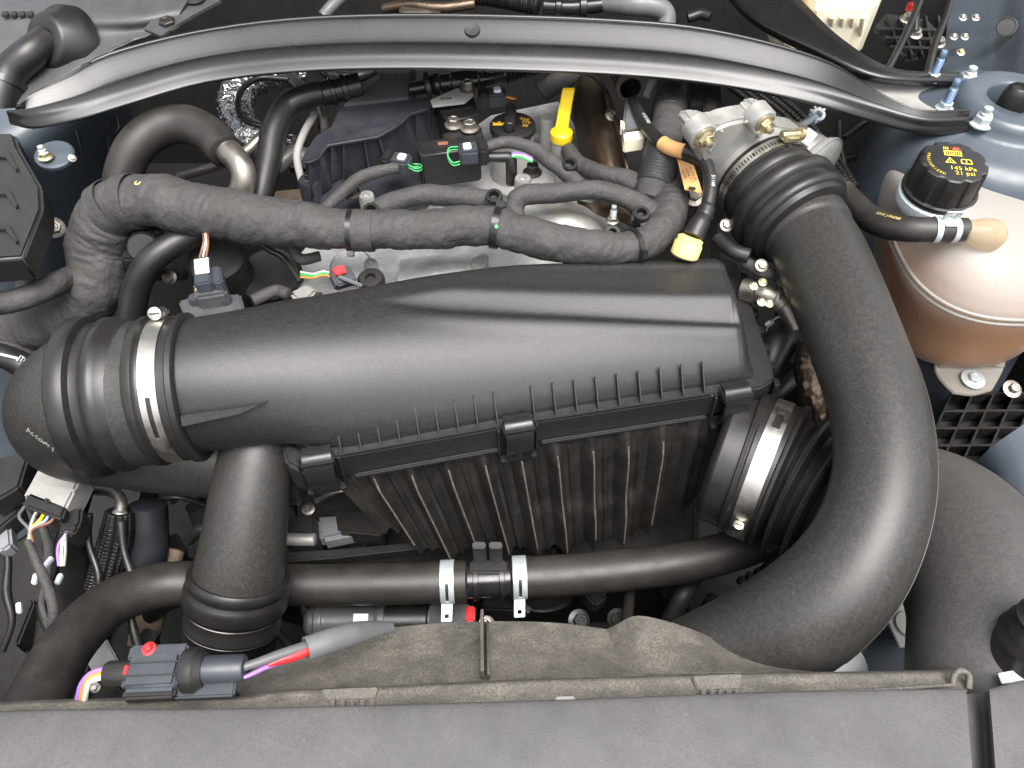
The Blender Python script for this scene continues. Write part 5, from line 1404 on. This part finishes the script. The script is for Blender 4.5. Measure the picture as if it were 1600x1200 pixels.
t = thing('dark_reservoir', 'dark pleated canister left of the alloy head, above the air box', 'canister')
lathe('drum', [(0, .0), (.036, .0), (.040, -.004), (.040, -.05), (.036, -.052), (.036, -.12)], W(420, 425, -.06), (0, -.2, 1), 'plastic', t, n=40)
# small red connector
t = thing('knock_connector', 'slate connector with a red lock on the alloy head', 'connector')
box('body', W(535, 434, -.01), (.026, .022, .014), 'slate', t, rot=(25, 10, 35), bevel=.002)
box('lock', W(530, 424, .0), (.014, .010, .008), 'red', t, rot=(25, 10, 35), bevel=.001)
box('rail', W(548, 440, -.004), (.03, .004, .006), 'slate', t, rot=(25, 10, -20), bevel=.001)
for k, m_ in enumerate(('white_wire', 'green', 'orange_wire')):
    onetube('knock_wire', {'white_wire': 'thin cream', 'green': 'thin green', 'orange_wire': 'thin orange'}[m_] + ' wire from the red lock connector', 'wire', [(520, 428 + k * 2.5, -.005, 1.6), (505, 424 + k * 3, -.008, 1.6), (490, 428 + k * 3, -.012, 1.6), (470, 425 + k * 4, -.02, 1.8)], m_, 'thin head wires', n=8)
for pts, m_, lab in (([(395, 372, .0, 5), (420, 390, -.01, 5), (445, 405, -.02, 5), (470, 440, -.03, 6)], 'rubber', 'thin black hose dropping below the main loom to the head'), ([(455, 385, -.01, 9), (470, 405, -.02, 9), (500, 400, -.02, 8)], 'cloth_tape', 'short taped loom hanging under the main loom'), ([(395, 470, -.03, 10), (430, 455, -.03, 10), (450, 460, -.03, 10)], 'cloth_tape', 'taped loom end behind the air box lid')):
    onetube('loom_tail', lab, 'wiring loom', pts, m_, n=14)
p = prism('pipe_flange', [(450, 455), (480, 440), (498, 452), (470, 478)], -.03, .03, 'fine_alloy', None, bevel=.004); tag(p, 'small bright alloy flange just behind the air box lid', 'flange')

# ================================================================ LOWER LEFT
onetube('ac_hose', 'black hose with white print at the left edge below the looms', 'hose', [(-30, 548, -.10, 19), (15, 560, -.105, 19), (55, 582, -.12, 19), (100, 620, -.16, 18)], 'rubber', n=26)
lettering('lettering', 'JTC', .009, W(36, 563, -.088), (.8, -.5, -.2), (.4, .6, .3), 'print_white', bpy.data.objects['ac_hose'])
q0, q1 = W(-5, 552, -.085), W(28, 560, -.087)
sweep('stripe', Path([(*q0, .0016), (*q1, .0016)], world=True), 'print_white', bpy.data.objects['ac_hose'], n=6)
t = thing('grey_connector', 'pale grey plug with coloured wires below the left intake elbow', 'connector')
prism('body', [(62, 725), (130, 738), (101, 797), (34, 776)], -.155, .035, 'light_grey', t, bevel=.003)
prism('rib', [(52, 748), (118, 764), (116, 768), (50, 752)], -.1538, .004, 'light_grey', t, bevel=.0008)
prism('black_end', [(42, 768), (103, 792), (96, 812), (34, 790)], -.152, .030, 'plastic', t, bevel=.003)
prism('tab', [(70, 777), (76, 779), (74, 786), (68, 784)], -.150, .006, 'plastic', t, bevel=.0008)
for k, (x, m_) in enumerate(((38, 'grey_wire'), (60, 'light_grey'), (71, 'yellow'), (78, 'blue_wire'), (86, 'brown_wire'))):
    onetube('plug_wire', {'grey_wire': 'dark grey wire', 'light_grey': 'beige wire', 'yellow': 'yellow wire', 'blue_wire': 'pale blue wire', 'brown_wire': 'brown wire'}[m_] + ' leaving the pale grey plug', 'wire', [(x, 792 + k * 3, -.16, 2.6), (x - 8, 808 + k * 2, -.158, 2.6), (46 + k, 828, -.162, 2.6), (43 + k * 2, 848, -.17, 2.6), (48 + k, 866, -.18, 2.6)], m_, 'wires of the pale grey plug', n=10)
onetube('plug_loom', 'spiral taped loom below the pale grey plug', 'wiring loom', [(44, 845, -.168, 6), (58, 880, -.175, 7), (74, 915, -.185, 8), (84, 955, -.20, 8), (78, 990, -.22, 8)], 'cloth_tape', n=14, nl=80, rf=wrinkle(31, .08, .006))
t = thing('black_connector', 'black plug with purple and white wires, right of the pale grey plug', 'connector')
prism('body', [(108, 795), (128, 792), (126, 815), (114, 838), (90, 832), (94, 815)], -.165, .03, 'plastic', t, bevel=.003)
for k in range(3): prism('rib', [(94, 816 + k * 7), (118, 818 + k * 7), (117, 821 + k * 7), (93, 819 + k * 7)], -.1635, .003, 'plastic', t, bevel=.0006)
for k, m_ in enumerate(('purple', 'white_wire', 'light_grey')):
    onetube('plug_wire', {'purple': 'purple wire', 'white_wire': 'cream wire', 'light_grey': 'pale grey wire'}[m_] + ' of the black plug', 'wire', [(106 - k * 2, 832, -.166, 2.4), (94 + k * 4, 846, -.165, 2.4), (90 + k * 6, 862, -.17, 2.4), (92 + k * 4, 884, -.18, 2.4)], m_, 'wires of the black plug', n=10)
t = thing('ac_pipe', 'grey bent pipe with a steel ferrule and ribbed sleeve at the lower left', 'pipe')
sweep('bend', Path([(150, 765, -.25, 9), (175, 768, -.24, 9), (189, 782, -.235, 9), (187, 805, -.24, 9)]), 'worn_steel', t, n=20)
ap = Path([(187, 800, -.24, 20), (184, 830, -.26, 24), (174, 870, -.29, 25), (160, 920, -.33, 26)])
sweep('ferrule', Path([(188, 796, -.238, 13), (187, 806, -.242, 13)]), 'fine_alloy', t, n=24, prof=[(0, .7), (.3, .8), (.5, 1), (1, 1)], nl=12)
sweep('ribbed_sleeve', ap, 'rubber', t, n=60, nl=120, rf=lambda s, th: 1 + .05 * np.sign(np.sin(th * 18)) + .02 * math.sin(s * 2600))
for pts, m_, lab in (([(120, 760, -.22, 26), (100, 830, -.26, 30), (110, 920, -.34, 34), (60, 1010, -.38, 36)], 'underbody', 'dark blue body strut behind the plugs at the lower left'), ([(230, 790, -.26, 30), (232, 850, -.30, 30), (228, 900, -.34, 30)], 'navy_plastic', 'dark blue bracket behind the ribbed pipe'), ([(262, 860, -.34, 26), (240, 940, -.36, 24), (222, 1010, -.38, 22)], 'sand', 'tan dusty support beside the short charge pipe')):
    onetube('body_strut', lab, 'strut', pts, m_, n=12)
for pts, lab in (([(-20, 720, -.16), (48, 700, -.16), (30, 760, -.16), (-20, 790, -.16)], 'black clip block at the left edge beside the elbow'), ([(-20, 780, -.19), (20, 770, -.19), (30, 800, -.19), (-20, 840, -.19)], 'black latch block under the clip block at the left edge'), ([(14, 1000, -.32), (46, 930, -.32), (54, 940, -.32), (26, 1010, -.32)], 'black bracket behind the hose at the lower left edge')):
    o = prism('clip_block', pts, 0, .03, 'plastic', None, bevel=.003); tag(o, lab, 'bracket')
o = prism('grey_bracket', [(-20, 800), (14, 812), (18, 850), (2, 862), (-20, 850)], -.20, .02, 'bluegrey_alloy', None, bevel=.003); tag(o, 'pale grey bracket at the left edge below the plugs', 'bracket')
# hose-side connector on the lip
t = thing('fan_connector', 'slate fan plug with red locks lying on the shroud lip, bottom left', 'connector')
X0 = W(190, 1052, -.012); X1 = W(372, 1044, -.012); dx = nrm(X1 - X0); dz = np.array([0, 0, 1.0]); dy = np.cross(dz, dx)
Rm = lambda a, b, c: X0 + dx * a + dy * b + dz * c
sc = M(1, X0)
lathe('rear_barrel', [(0, -.012), (.0085, -.012), (.0098, -.010), (.0098, .014), (0, .014)], Rm(0, 0, 0), dx, 'plastic', t, n=32)
bd = box('body', Rm(.027, -.001, 0), (.044, .032, .020), 'slate', t, X=(dx, dy, dz), bevel=.0045, seg=3)
box('upper_block', Rm(.028, .013, .002), (.046, .012, .014), 'slate', t, X=(dx, dy, dz), bevel=.002)
box('lower_block', Rm(.026, -.017, -.003), (.040, .008, .012), 'plastic', t, X=(dx, dy, dz), bevel=.002)
for k in range(2): box('groove', Rm(.028, -.006 + k * .010, .0102), (.038, .0012, .0012), 'print_black', bd, X=(dx, dy, dz), bevel=0)
lathe('collar', [(.010, -.004), (.0165, -.004), (.0175, -.002), (.0175, .006), (.015, .009), (.013, .012), (0, .012)], Rm(.053, 0, -.001), dx, 'plastic', t, n=36)
lathe('front_barrel', [(.0, .0), (.0105, .0), (.0105, .032), (.0095, .034), (0, .034)], Rm(.062, 0, 0), dx, 'slate', t, n=32)
box('shelf', Rm(.066, -.014, -.006), (.048, .012, .006), 'slate', t, X=(dx, dy, dz), bevel=.0015)
lathe('red_button', [(.0055, -.001), (.0055, .001), (.0032, .0015), (.0032, .005), (.002, .006), (0, .006)], Rm(.021, .015, .009), dz, 'red', t, n=20)
box('red_lock', Rm(.0075, -.001, .0095), (.003, .007, .003), 'red', t, X=(dx, dy, dz), bevel=.0006)
for k, m_ in enumerate(('purple', 'orange_wire', 'white_wire')):
    onetube('fan_wire', {'purple': 'thick purple wire', 'orange_wire': 'orange wire', 'white_wire': 'cream wire'}[m_] + ' at the left end of the fan plug', 'wire', [(174, 1046 + k * 6, -.012, 4.4), (158, 1047 + k * 6, -.012, 4.4), (140, 1054 + k * 6, -.015, 4.4), (127 + k * 4, 1070 + k * 5, -.022, 4.4), (122 + k * 5, 1092 + k * 3, -.035, 4.4)], m_, 'wires of the fan plug', n=14)
t = thing('cable_sleeve', 'grey split sleeve over the fan wires on the dusty shroud', 'sleeve')
sp_ = Path([(478, 1014, -.028, 19), (510, 1003, -.034, 19), (545, 992, -.048, 18), (580, 984, -.07, 14), (610, 980, -.09, 8)])
sweep('tube', sp_, 'cable_sleeve', t, n=36, nl=40, hollow=.0013)
onetube('fan_cable', 'grey cable between the fan plug and the sleeve', 'cable', [(368, 1046, -.012, 7), (400, 1036, -.014, 7), (440, 1022, -.020, 8), (490, 1006, -.030, 8), (520, 998, -.04, 8)], 'grey_wire', n=18)
onetube('fan_cable', 'broad red cable entering the grey sleeve', 'cable', [(418, 1040, -.020, 4), (435, 1032, -.022, 7), (460, 1024, -.026, 9), (490, 1012, -.031, 9), (520, 1002, -.042, 9)], 'red', n=18)
onetube('fan_cable', 'thin purple wire from the fan plug to the red cable', 'wire', [(372, 1062, -.014, 3), (392, 1054, -.016, 3.4), (415, 1043, -.020, 4), (440, 1034, -.025, 4)], 'purple', n=12)

# ================================================================ BELOW THE AIR BOX
t = thing('water_pump_motor', 'grey pump motor with a label seen behind the shroud', 'pump')
mp = Path([(480, 972, -.33, 25), (560, 971, -.33, 25), (740, 969, -.33, 23)])
sweep('body', mp, 'grey_plastic', t, n=36, prof=[(0, .8), (.02, .95), (.05, .95), (.06, 1.08), (.10, 1.08), (.11, 1), (.42, 1), (.43, 1.1), (.47, 1.1), (.48, .85), (1, .85)], nl=60)
sweep('dark_end', mp, 'plastic', t, n=36, f0=.47, f1=.72, add=.001, nl=20)
p = mp.at(.34)[0]; box('label_plate', p + [0, -.009, .0195], (.018, .02, .0006), 'white_label', t, rot=(25, 0, 0), bevel=0)
lettering('lettering', 'PRO-120A', .0038, p + [0, -.009, .0203], (1, 0, 0), (0, .9, .4), 'print_black', t)
box('plug', mp.at(.86)[0] + [0, 0, .010], (.05, .03, .016), 'grey_plastic', t, bevel=.002)
box('red_tab', mp.at(.985)[0] + [0, 0, .016], (.012, .02, .012), 'red', t, bevel=.002)
t = thing('drive_bracket', 'bright alloy bracket and bolt seen left of the air box base', 'bracket')
prism('plate', [(448, 808), (492, 802), (494, 850), (446, 852)], -.27, .03, 'dark_steel', t, bevel=.004)
prism('web', [(490, 806), (560, 800), (570, 830), (500, 845)], -.29, .03, 'bluegrey_alloy', t, bevel=.006)
prism('block', [(522, 796), (600, 800), (598, 836), (528, 830)], -.285, .03, 'dark_steel', t, bevel=.003)
sweep('pipe_end', Path([(440, 842, -.265, 10), (470, 843, -.265, 10), (492, 843, -.265, 10)]), 'fine_alloy', t, n=20)
bolt(W(482, 795, -.255), .0055, (0, -.3, 1), 'worn_steel', t, h=.006)
o = prism('cross_bar', [(440, 862), (520, 858), (700, 842), (702, 852), (520, 872), (440, 878)], -.275, .02, 'plastic', None, bevel=.002); tag(o, 'thin black bar slanting behind the lower hose', 'bar')
for pts, m_, lab in (([(1155, 905, -.32, 5), (1190, 935, -.31, 5), (1230, 970, -.30, 5)], 'rubber', 'of five ribbed cables below the bellows, counted from the shroud'),):
    for k in range(5):
        onetube('ribbed_cable', ['outermost', 'second', 'middle', 'fourth', 'innermost'][k] + ' ' + lab, 'cable', [(x + k * 13, y - k * 7, z, r + 2) for x, y, z, r in pts], m_, 'ribbed cables below the bellows', n=10, nl=80, rf=lambda s, th: np.full_like(th, 1 + .14 * math.sin(s * 2200)))
onetube('support_leg', 'thin grey leg behind the shroud panel', 'bar', [(985, 915, -.32, 8), (982, 950, -.30, 9), (976, 985, -.28, 8)], 'dark_steel', n=10)
o = prism('pale_tab', [(1150, 942), (1158, 938), (1168, 952), (1156, 956)], -.28, .004, 'cream', None, bevel=.0008); tag(o, 'small cream tab beside the ribbed cables', 'tab')
t = thing('rail_plate', 'beige plate with a round boss on the blue rail, lower right', 'bracket')
prism('plate', [(1380, 955), (1402, 934), (1420, 938), (1443, 1005), (1406, 1012)], -.30, .004, 'light_grey', t, bevel=.001)
lathe('boss', [(0, .004), (M(21, W(1420, 975, -.3)), .004), (M(23, W(1420, 975, -.3)), .0)], W(1420, 977, -.30), (0, 0, 1), 'light_grey', t, n=32)
o = sweep('paper_roll', Path([(1275, 1060, -.22, 40), (1320, 1030, -.23, 40)]), 'white_label', n=36, hollow=.002); tag(o, 'white rolled label below the wide duct, lower right', 'label')
t = thing('drain_bellows', 'black ribbed rubber boot at the right edge above the end panel', 'boot')
lathe('boot', [(.018, .03), (.020, .015), (.024, .012), (.022, .006), (.027, .0), (.025, -.006), (.030, -.012), (.028, -.018), (.031, -.03), (.031, -.06)], W(1632, 985, .0), (0, .25, 1), 'hose_rubber', t, n=44, angle=70)
o = prism('white_card', [(1560, 1052), (1620, 1040), (1620, 1062), (1566, 1068)], -.022, .002, 'white_label', None, bevel=.0004); tag(o, 'white card edge under the ribbed boot at the right edge', 'card')

# ================================================================ BETWEEN AIR BOX AND CHARGE DUCT
t = thing('spring_clamp', 'white spring clamp between the air box and the charge duct', 'spring clamp')
sp_ = Path([(1150, 530, -.10, 6), (1180, 545, -.10, 6), (1210, 530, -.10, 6), (1222, 545, -.10, 6)])
c_ = W(1228, 520, -.10)
band('strap', c_, (.3, .8, -.5), .022, .008, 'white_clip', t, n=48, nw=3, thick=.0016)
box('ear', c_ + [-.022, .004, .012], (.012, .004, .008), 'white_clip', t, rot=(10, 30, 20), bevel=.001)
onetube('duct_hose', 'black hose held by the white spring clamp', 'hose', [(1250, 470, -.12, 26), (1228, 520, -.10, 27), (1205, 560, -.11, 26), (1190, 600, -.14, 24)], 'rubber', n=28)
t = thing('metal_joint', 'bright metal joint with brass screws right of the air box corner', 'pipe joint')
jp = Path([(1160, 452, -.05, 15), (1195, 460, -.045, 17), (1225, 475, -.05, 17), (1245, 510, -.07, 18)])
sweep('pipe', jp, 'worn_steel', t, n=24, prof=[(0, 1.2), (.2, 1.2), (.22, 1.0), (.45, 1.0), (.47, 1.15), (.6, 1.15), (.62, .95), (1, .95)], nl=40)
for x, y in ((1178, 447), (1192, 441), (1190, 472), (1202, 474)): bolt(W(x, y, -.02), .0035, (0, -.3, 1), 'brass_zinc', t, h=.003)
onetube('foil_hose', 'brown crinkled metal hose beside the bellows', 'hose', [(1262, 540, -.09, 17), (1260, 580, -.10, 18), (1268, 620, -.12, 18), (1275, 660, -.15, 18)], 'heat_shield', n=30, nl=60, rf=crumple, angle=20)
for pts, m_, lab in (([(1165, 410, -.02, 9), (1190, 425, -.02, 9), (1215, 432, -.03, 9), (1225, 455, -.04, 8)], 'cloth_tape', 'short loom between the yellow plug and the charge duct'), ([(1120, 372, -.01, 10), (1145, 392, -.01, 11), (1170, 400, -.01, 12)], 'plastic', 'black pipe stub right of the yellow plug'), ([(1180, 640, -.16, 12), (1230, 600, -.15, 12), (1270, 560, -.16, 12)], 'plastic', 'dark pipe under the white spring clamp')):
    onetube('stub_hose', lab, 'hose', pts, m_, n=16)
for x, y, z, lab in ((1135, 352, .0, 'small steel ring bolt right of the yellow plug'), (1190, 415, -.01, 'small bright screw beside the charge cuff')):
    p = W(x, y, z); tag(bolt(p, M(7, p), (0, -.5, .8), 'worn_steel', None, h=.005), lab, 'bolt')

# ================================================================ UPPER RIGHT
t = thing('brake_fluid_tank', 'cream plastic fluid tank at the top right', 'fluid tank')
prism('tank', [(1200, -90, .10), (1380, -90, .10), (1384, -10, .10), (1362, 2, .10), (1268, 4, .10), (1232, -8, .10)], 0, .10, 'cream', t, bevel=.012, seg=4, taper=.96)
prism('ridge', [(1284, 8), (1368, 8), (1366, 14), (1284, 14)], .085, .010, 'cream', t, bevel=.003)
sweep('strap', Path([(1262, -6, .102, 9), (1265, 20, .085, 10), (1270, 50, .045, 9)]), 'amber_plastic', t, n=14)
for k in range(4): sweep('flute', Path([(1300 + k * 16, 26, .082, 4), (1298 + k * 15, 55, .045, 4), (1297 + k * 14, 80, .015, 4)]), 'cream', t, n=10)
t = thing('valve_bracket', 'black ribbed plastic bracket with brake lines at the top right', 'bracket')
prism('tray', [(1366, 42), (1385, 20), (1450, 30), (1488, 72), (1480, 92), (1450, 84), (1415, 90), (1398, 76)], .030, .008, 'plastic', t, bevel=.002)
for k in range(5):
    prism('rib', [(1385 + k * 20, 24), (1389 + k * 20, 24), (1412 + k * 16, 86), (1408 + k * 16, 86)], .0375, .009, 'plastic', t, bevel=.0006)
for k in range(3):
    prism('rib', [(1375 + k * 8, 42 + k * 14), (1472 + k * 4, 44 + k * 15), (1472 + k * 4, 48 + k * 15), (1375 + k * 8, 46 + k * 14)], .0385, .009, 'plastic', t, bevel=.0006)
for pts, lab in (([(1445, -20, .09, 5), (1430, 20, .08, 5.5), (1405, 75, .065, 5.5), (1382, 118, .05, 5)], 'left brake line at the top right'), ([(1432, -20, .085, 4), (1432, 10, .075, 5), (1430, 48, .05, 6)], 'middle brake line ending in a steel fitting'), ([(1488, -20, .09, 5), (1480, 20, .08, 5.5), (1462, 65, .065, 6), (1448, 120, .045, 6)], 'right brake line at the top right')):
    onetube('brake_line', lab, 'brake line', pts, 'rubber', 'brake lines', n=14)
for x, y, z, m_, lab in ((1430, 54, .042, 'steel', 'steel fitting on the middle brake line'), (1416, 30, .05, 'steel', 'steel fitting behind the brake lines'), (1466, 68, .055, 'worn_steel', 'dull fitting on the right brake line'), (1504, 28, .03, 'steel', 'bright bolt on the right wing, the left of two'), (1524, 28, .04, 'steel', 'bright bolt on the right wing, the right of two'), (1490, 58, .02, 'steel', 'lower bright screw on the right wing, beside the bracket'), (1507, 58, .025, 'steel', 'lower bright screw on the right wing, near the hole'), (1501, 82, .02, 'brass_zinc', 'tiny brass screw on the right wing')):
    p = W(x, y, z); tag(bolt(p, M(7 if z > .04 else 4.5, p), (0, -.3, 1), m_, None, h=M(9 if z > .04 else 4, p)), lab, 'fitting' if 'fitting' in lab else 'bolt')
p = W(1422, 10, .06); o = lathe('pink_cap', [(.005, -.006), (.005, .004), (.003, .006), (0, .006)], p, (0, 0, 1), 'red', None, n=16); tag(o, 'small pink cap behind the brake lines', 'cap')
p = W(1573, 42, .062); o = lathe('wing_hole', [(0, .0), (M(11, p), .0002), (M(13, p), .0012), (M(15, p), .0004)], p, (-.45, -.55, .7), 'print_black', None, n=32); tag(o, 'round dark plug in the right wing', 'plug')
for pts, m_, lab in (([(1310, 190, .0, 4), (1312, 225, -.01, 4), (1325, 275, -.03, 4)], 'rubber', 'thin black rod right of the throttle body, the near one'), ([(1320, 215, .0, 4), (1360, 185, .01, 4), (1395, 165, .02, 4)], 'rubber', 'thin black rod rising towards the brace mount'), ([(1310, 250, -.03, 4), (1350, 245, -.03, 4), (1380, 240, -.03, 4)], 'rubber', 'ribbed thin cable behind the tank hose'), ([(1170, 140, .0, 5), (1178, 165, .0, 5), (1180, 190, -.01, 5)], 'worn_steel', 'short steel rod under the brace near the throttle body'), ([(1196, 130, -.01, 22), (1210, 155, -.02, 22)], 'sand', 'dusty brown canister under the right end of the brace')):
    onetube('rod' if 'rod' in lab else 'cable' if 'cable' in lab else 'canister', lab, 'rod' if 'rod' in lab else 'cable' if 'cable' in lab else 'canister', pts, m_, n=14)
# behind the brace, along the top edge
for pts, m_, lab, pr_ in (([(930, 5, .06, 11), (980, 8, .07, 15), (1020, 10, .07, 16), (1040, 22, .06, 15), (1040, 50, .04, 14)], 'cable_sleeve', 'grey elbow hose behind the brace, right of centre', None),
                          ([(850, 10, .06, 11), (890, 12, .06, 11), (940, 8, .062, 11)], 'glossy_plastic', 'glossy black coupler behind the brace', [(0, 1), (.2, 1), (.22, 1.3), (.3, 1.3), (.32, 1), (.6, 1), (.62, 1.5), (.72, 1.5), (.74, 1), (1, 1)]),
                          ([(505, 25, .05, 9), (520, 8, .06, 9), (545, -15, .07, 9)], 'grey_wire', 'grey hose end behind the brace, left of centre', None),
                          ([(1075, 28, .05, 8), (1095, 22, .055, 8), (1110, 26, .055, 8)], 'plastic', 'black rod end behind the brace near its right bend', None),
                          ([(600, 14, .04, 8), (640, 8, .05, 8), (690, 12, .05, 8), (740, 6, .05, 8)], 'heat_shield', 'brown metal pipe behind the middle of the brace', None)):
    onetube('hose' if 'hose' in lab else 'pipe', lab, 'hose', pts, m_, n=18, prof=pr_)
pc2 = Path([(745, -6, .06, 12), (790, 0, .06, 12), (840, 10, .06, 12)])
onetube('corrugated_hose', 'black corrugated hose behind the middle of the brace', 'hose', pc2, 'glossy_plastic', n=20, nl=160, rf=lambda s, th: np.full_like(th, 1 + .16 * math.sin(s * 1500)))
o = prism('foil_block', [(620, 2), (690, 2), (692, 16), (625, 18)], .05, .03, 'worn_steel', None, bevel=.004); tag(o, 'dull metal block behind the brace, left of the corrugated hose', 'block')

# ================================================================ ENGINE BLOCK under everything
eb = thing('engine_block', 'dark engine block and bolted castings seen in the gaps under the air box', 'engine block')
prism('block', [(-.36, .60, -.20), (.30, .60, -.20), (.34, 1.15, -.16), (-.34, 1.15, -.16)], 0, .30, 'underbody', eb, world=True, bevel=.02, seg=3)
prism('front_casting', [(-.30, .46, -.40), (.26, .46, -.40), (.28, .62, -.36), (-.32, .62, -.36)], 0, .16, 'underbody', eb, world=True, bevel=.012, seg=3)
R2 = random.Random(5)
for k in range(46):
    x, y, z = R2.uniform(-.36, .34), R2.uniform(.30, .58), R2.uniform(-.44, -.31)
    m_ = R2.choice(['dark_steel', 'plastic', 'underbody', 'dark_steel', 'worn_steel'])
    if k % 3 == 0:
        box('casting_rib', (x, y, z), (R2.uniform(.01, .03), R2.uniform(.03, .09), R2.uniform(.02, .05)), m_, eb, rot=(R2.uniform(-20, 20), R2.uniform(-20, 20), R2.uniform(0, 180)), bevel=.003)
    elif k % 3 == 1:
        bolt((x, y, z + .04), R2.uniform(.006, .009), (R2.uniform(-.4, .4), R2.uniform(-.7, .1), 1), m_, eb, h=.008)
    else:
        a_ = R2.uniform(0, 6.28); l_ = R2.uniform(.05, .12); r_ = R2.uniform(.005, .013)
        sweep('pipe', Path([(x, y, z, r_), (x + l_ * .5 * math.cos(a_), y + l_ * .4 * math.sin(a_), z + .02, r_), (x + l_ * math.cos(a_), y + l_ * .8 * math.sin(a_), z - .02, r_)], world=True), m_, eb, n=14)
lathe('pulley', [(0, .012), (.03, .012), (.034, .0), (.055, .0), (.058, .006), (.056, .01), (.058, .014), (.06, .018), (.06, -.01)], (-.13, .40, -.36), (0, -1, .12), 'dark_steel', eb, n=44)
band('belt', (-.13, .40, -.36), (0, -1, .12), .0605, .022, 'rubber', eb, n=60, nw=3, thick=.003)
lathe('pulley', [(0, .012), (.02, .012), (.024, .0), (.036, .0), (.038, .006), (.038, -.01)], (.04, .41, -.33), (0, -1, .12), 'dark_steel', eb, n=40)
fb = thing('wing_clutter', 'dark brackets, clips and pipes on the left chassis rail below the elbow', 'brackets')
for k in range(34):
    x, y, z = R2.uniform(-.60, -.30), R2.uniform(.24, .56), R2.uniform(-.44, -.30)
    m_ = R2.choice(['underbody', 'plastic', 'navy_plastic', 'dark_steel', 'plastic', 'glossy_plastic'])
    if k % 2: box('bracket', (x, y, z), (R2.uniform(.015, .05), R2.uniform(.01, .04), R2.uniform(.01, .05)), m_, fb, rot=(R2.uniform(-30, 30), R2.uniform(-30, 30), R2.uniform(0, 180)), bevel=.002)
    else:
        a_ = R2.uniform(0, 6.28); l_ = R2.uniform(.06, .14); r_ = R2.uniform(.003, .010)
        sweep('pipe', Path([(x, y, z, r_), (x + l_ * .5 * math.cos(a_), y + l_ * .4 * math.sin(a_), z + .03, r_), (x + l_ * math.cos(a_), y + l_ * .8 * math.sin(a_), z - .02, r_)], world=True), m_, fb, n=12)
for k in range(6): bolt((R2.uniform(-.56, -.34), R2.uniform(.26, .50), -.30), .004, (0, -.3, 1), 'steel', fb, h=.004)

# wires and clips over the left rail
WR = random.Random(11)
for k, (lab, m_) in enumerate((('slim black cable crossing the lower left corner, the longest', 'rubber'), ('black taped cable beside the pale grey plug', 'cloth_tape'), ('thin dark cable passing behind the ribbed pipe', 'rubber'), ('black cable curling under the black plug', 'glossy_plastic'), ('thin black cable at the left edge above the hose bend', 'rubber'))):
    x0, y0 = 10 + 45 * k, 760 + WR.uniform(0, 60)
    onetube('rail_cable', lab, 'cable', [(x0 + WR.uniform(-15, 15) + 8 * i * math.sin(k * 2.1), y0 + i * 46, -.20 - .02 * i, 5 + WR.uniform(0, 3)) for i in range(6)], m_, n=12, nl=60, rf=wrinkle(50 + k, .05, .008))
for k, (x, y, lab) in enumerate(((76, 878, 'tiny bright clip below the yellow wire'), (92, 905, 'tiny pale blue clip under the purple wires'), (55, 905, 'tiny white clip on the lower left rail'), (30, 950, 'small pale clip near the left edge above the hose'))):
    p = W(x, y, -.20); o = box('rail_clip', p, (.005, .012, .006), 'white_clip', None, rot=(0, 0, -20 + 15 * k), bevel=.001); tag(o, lab, 'clip')

settle()
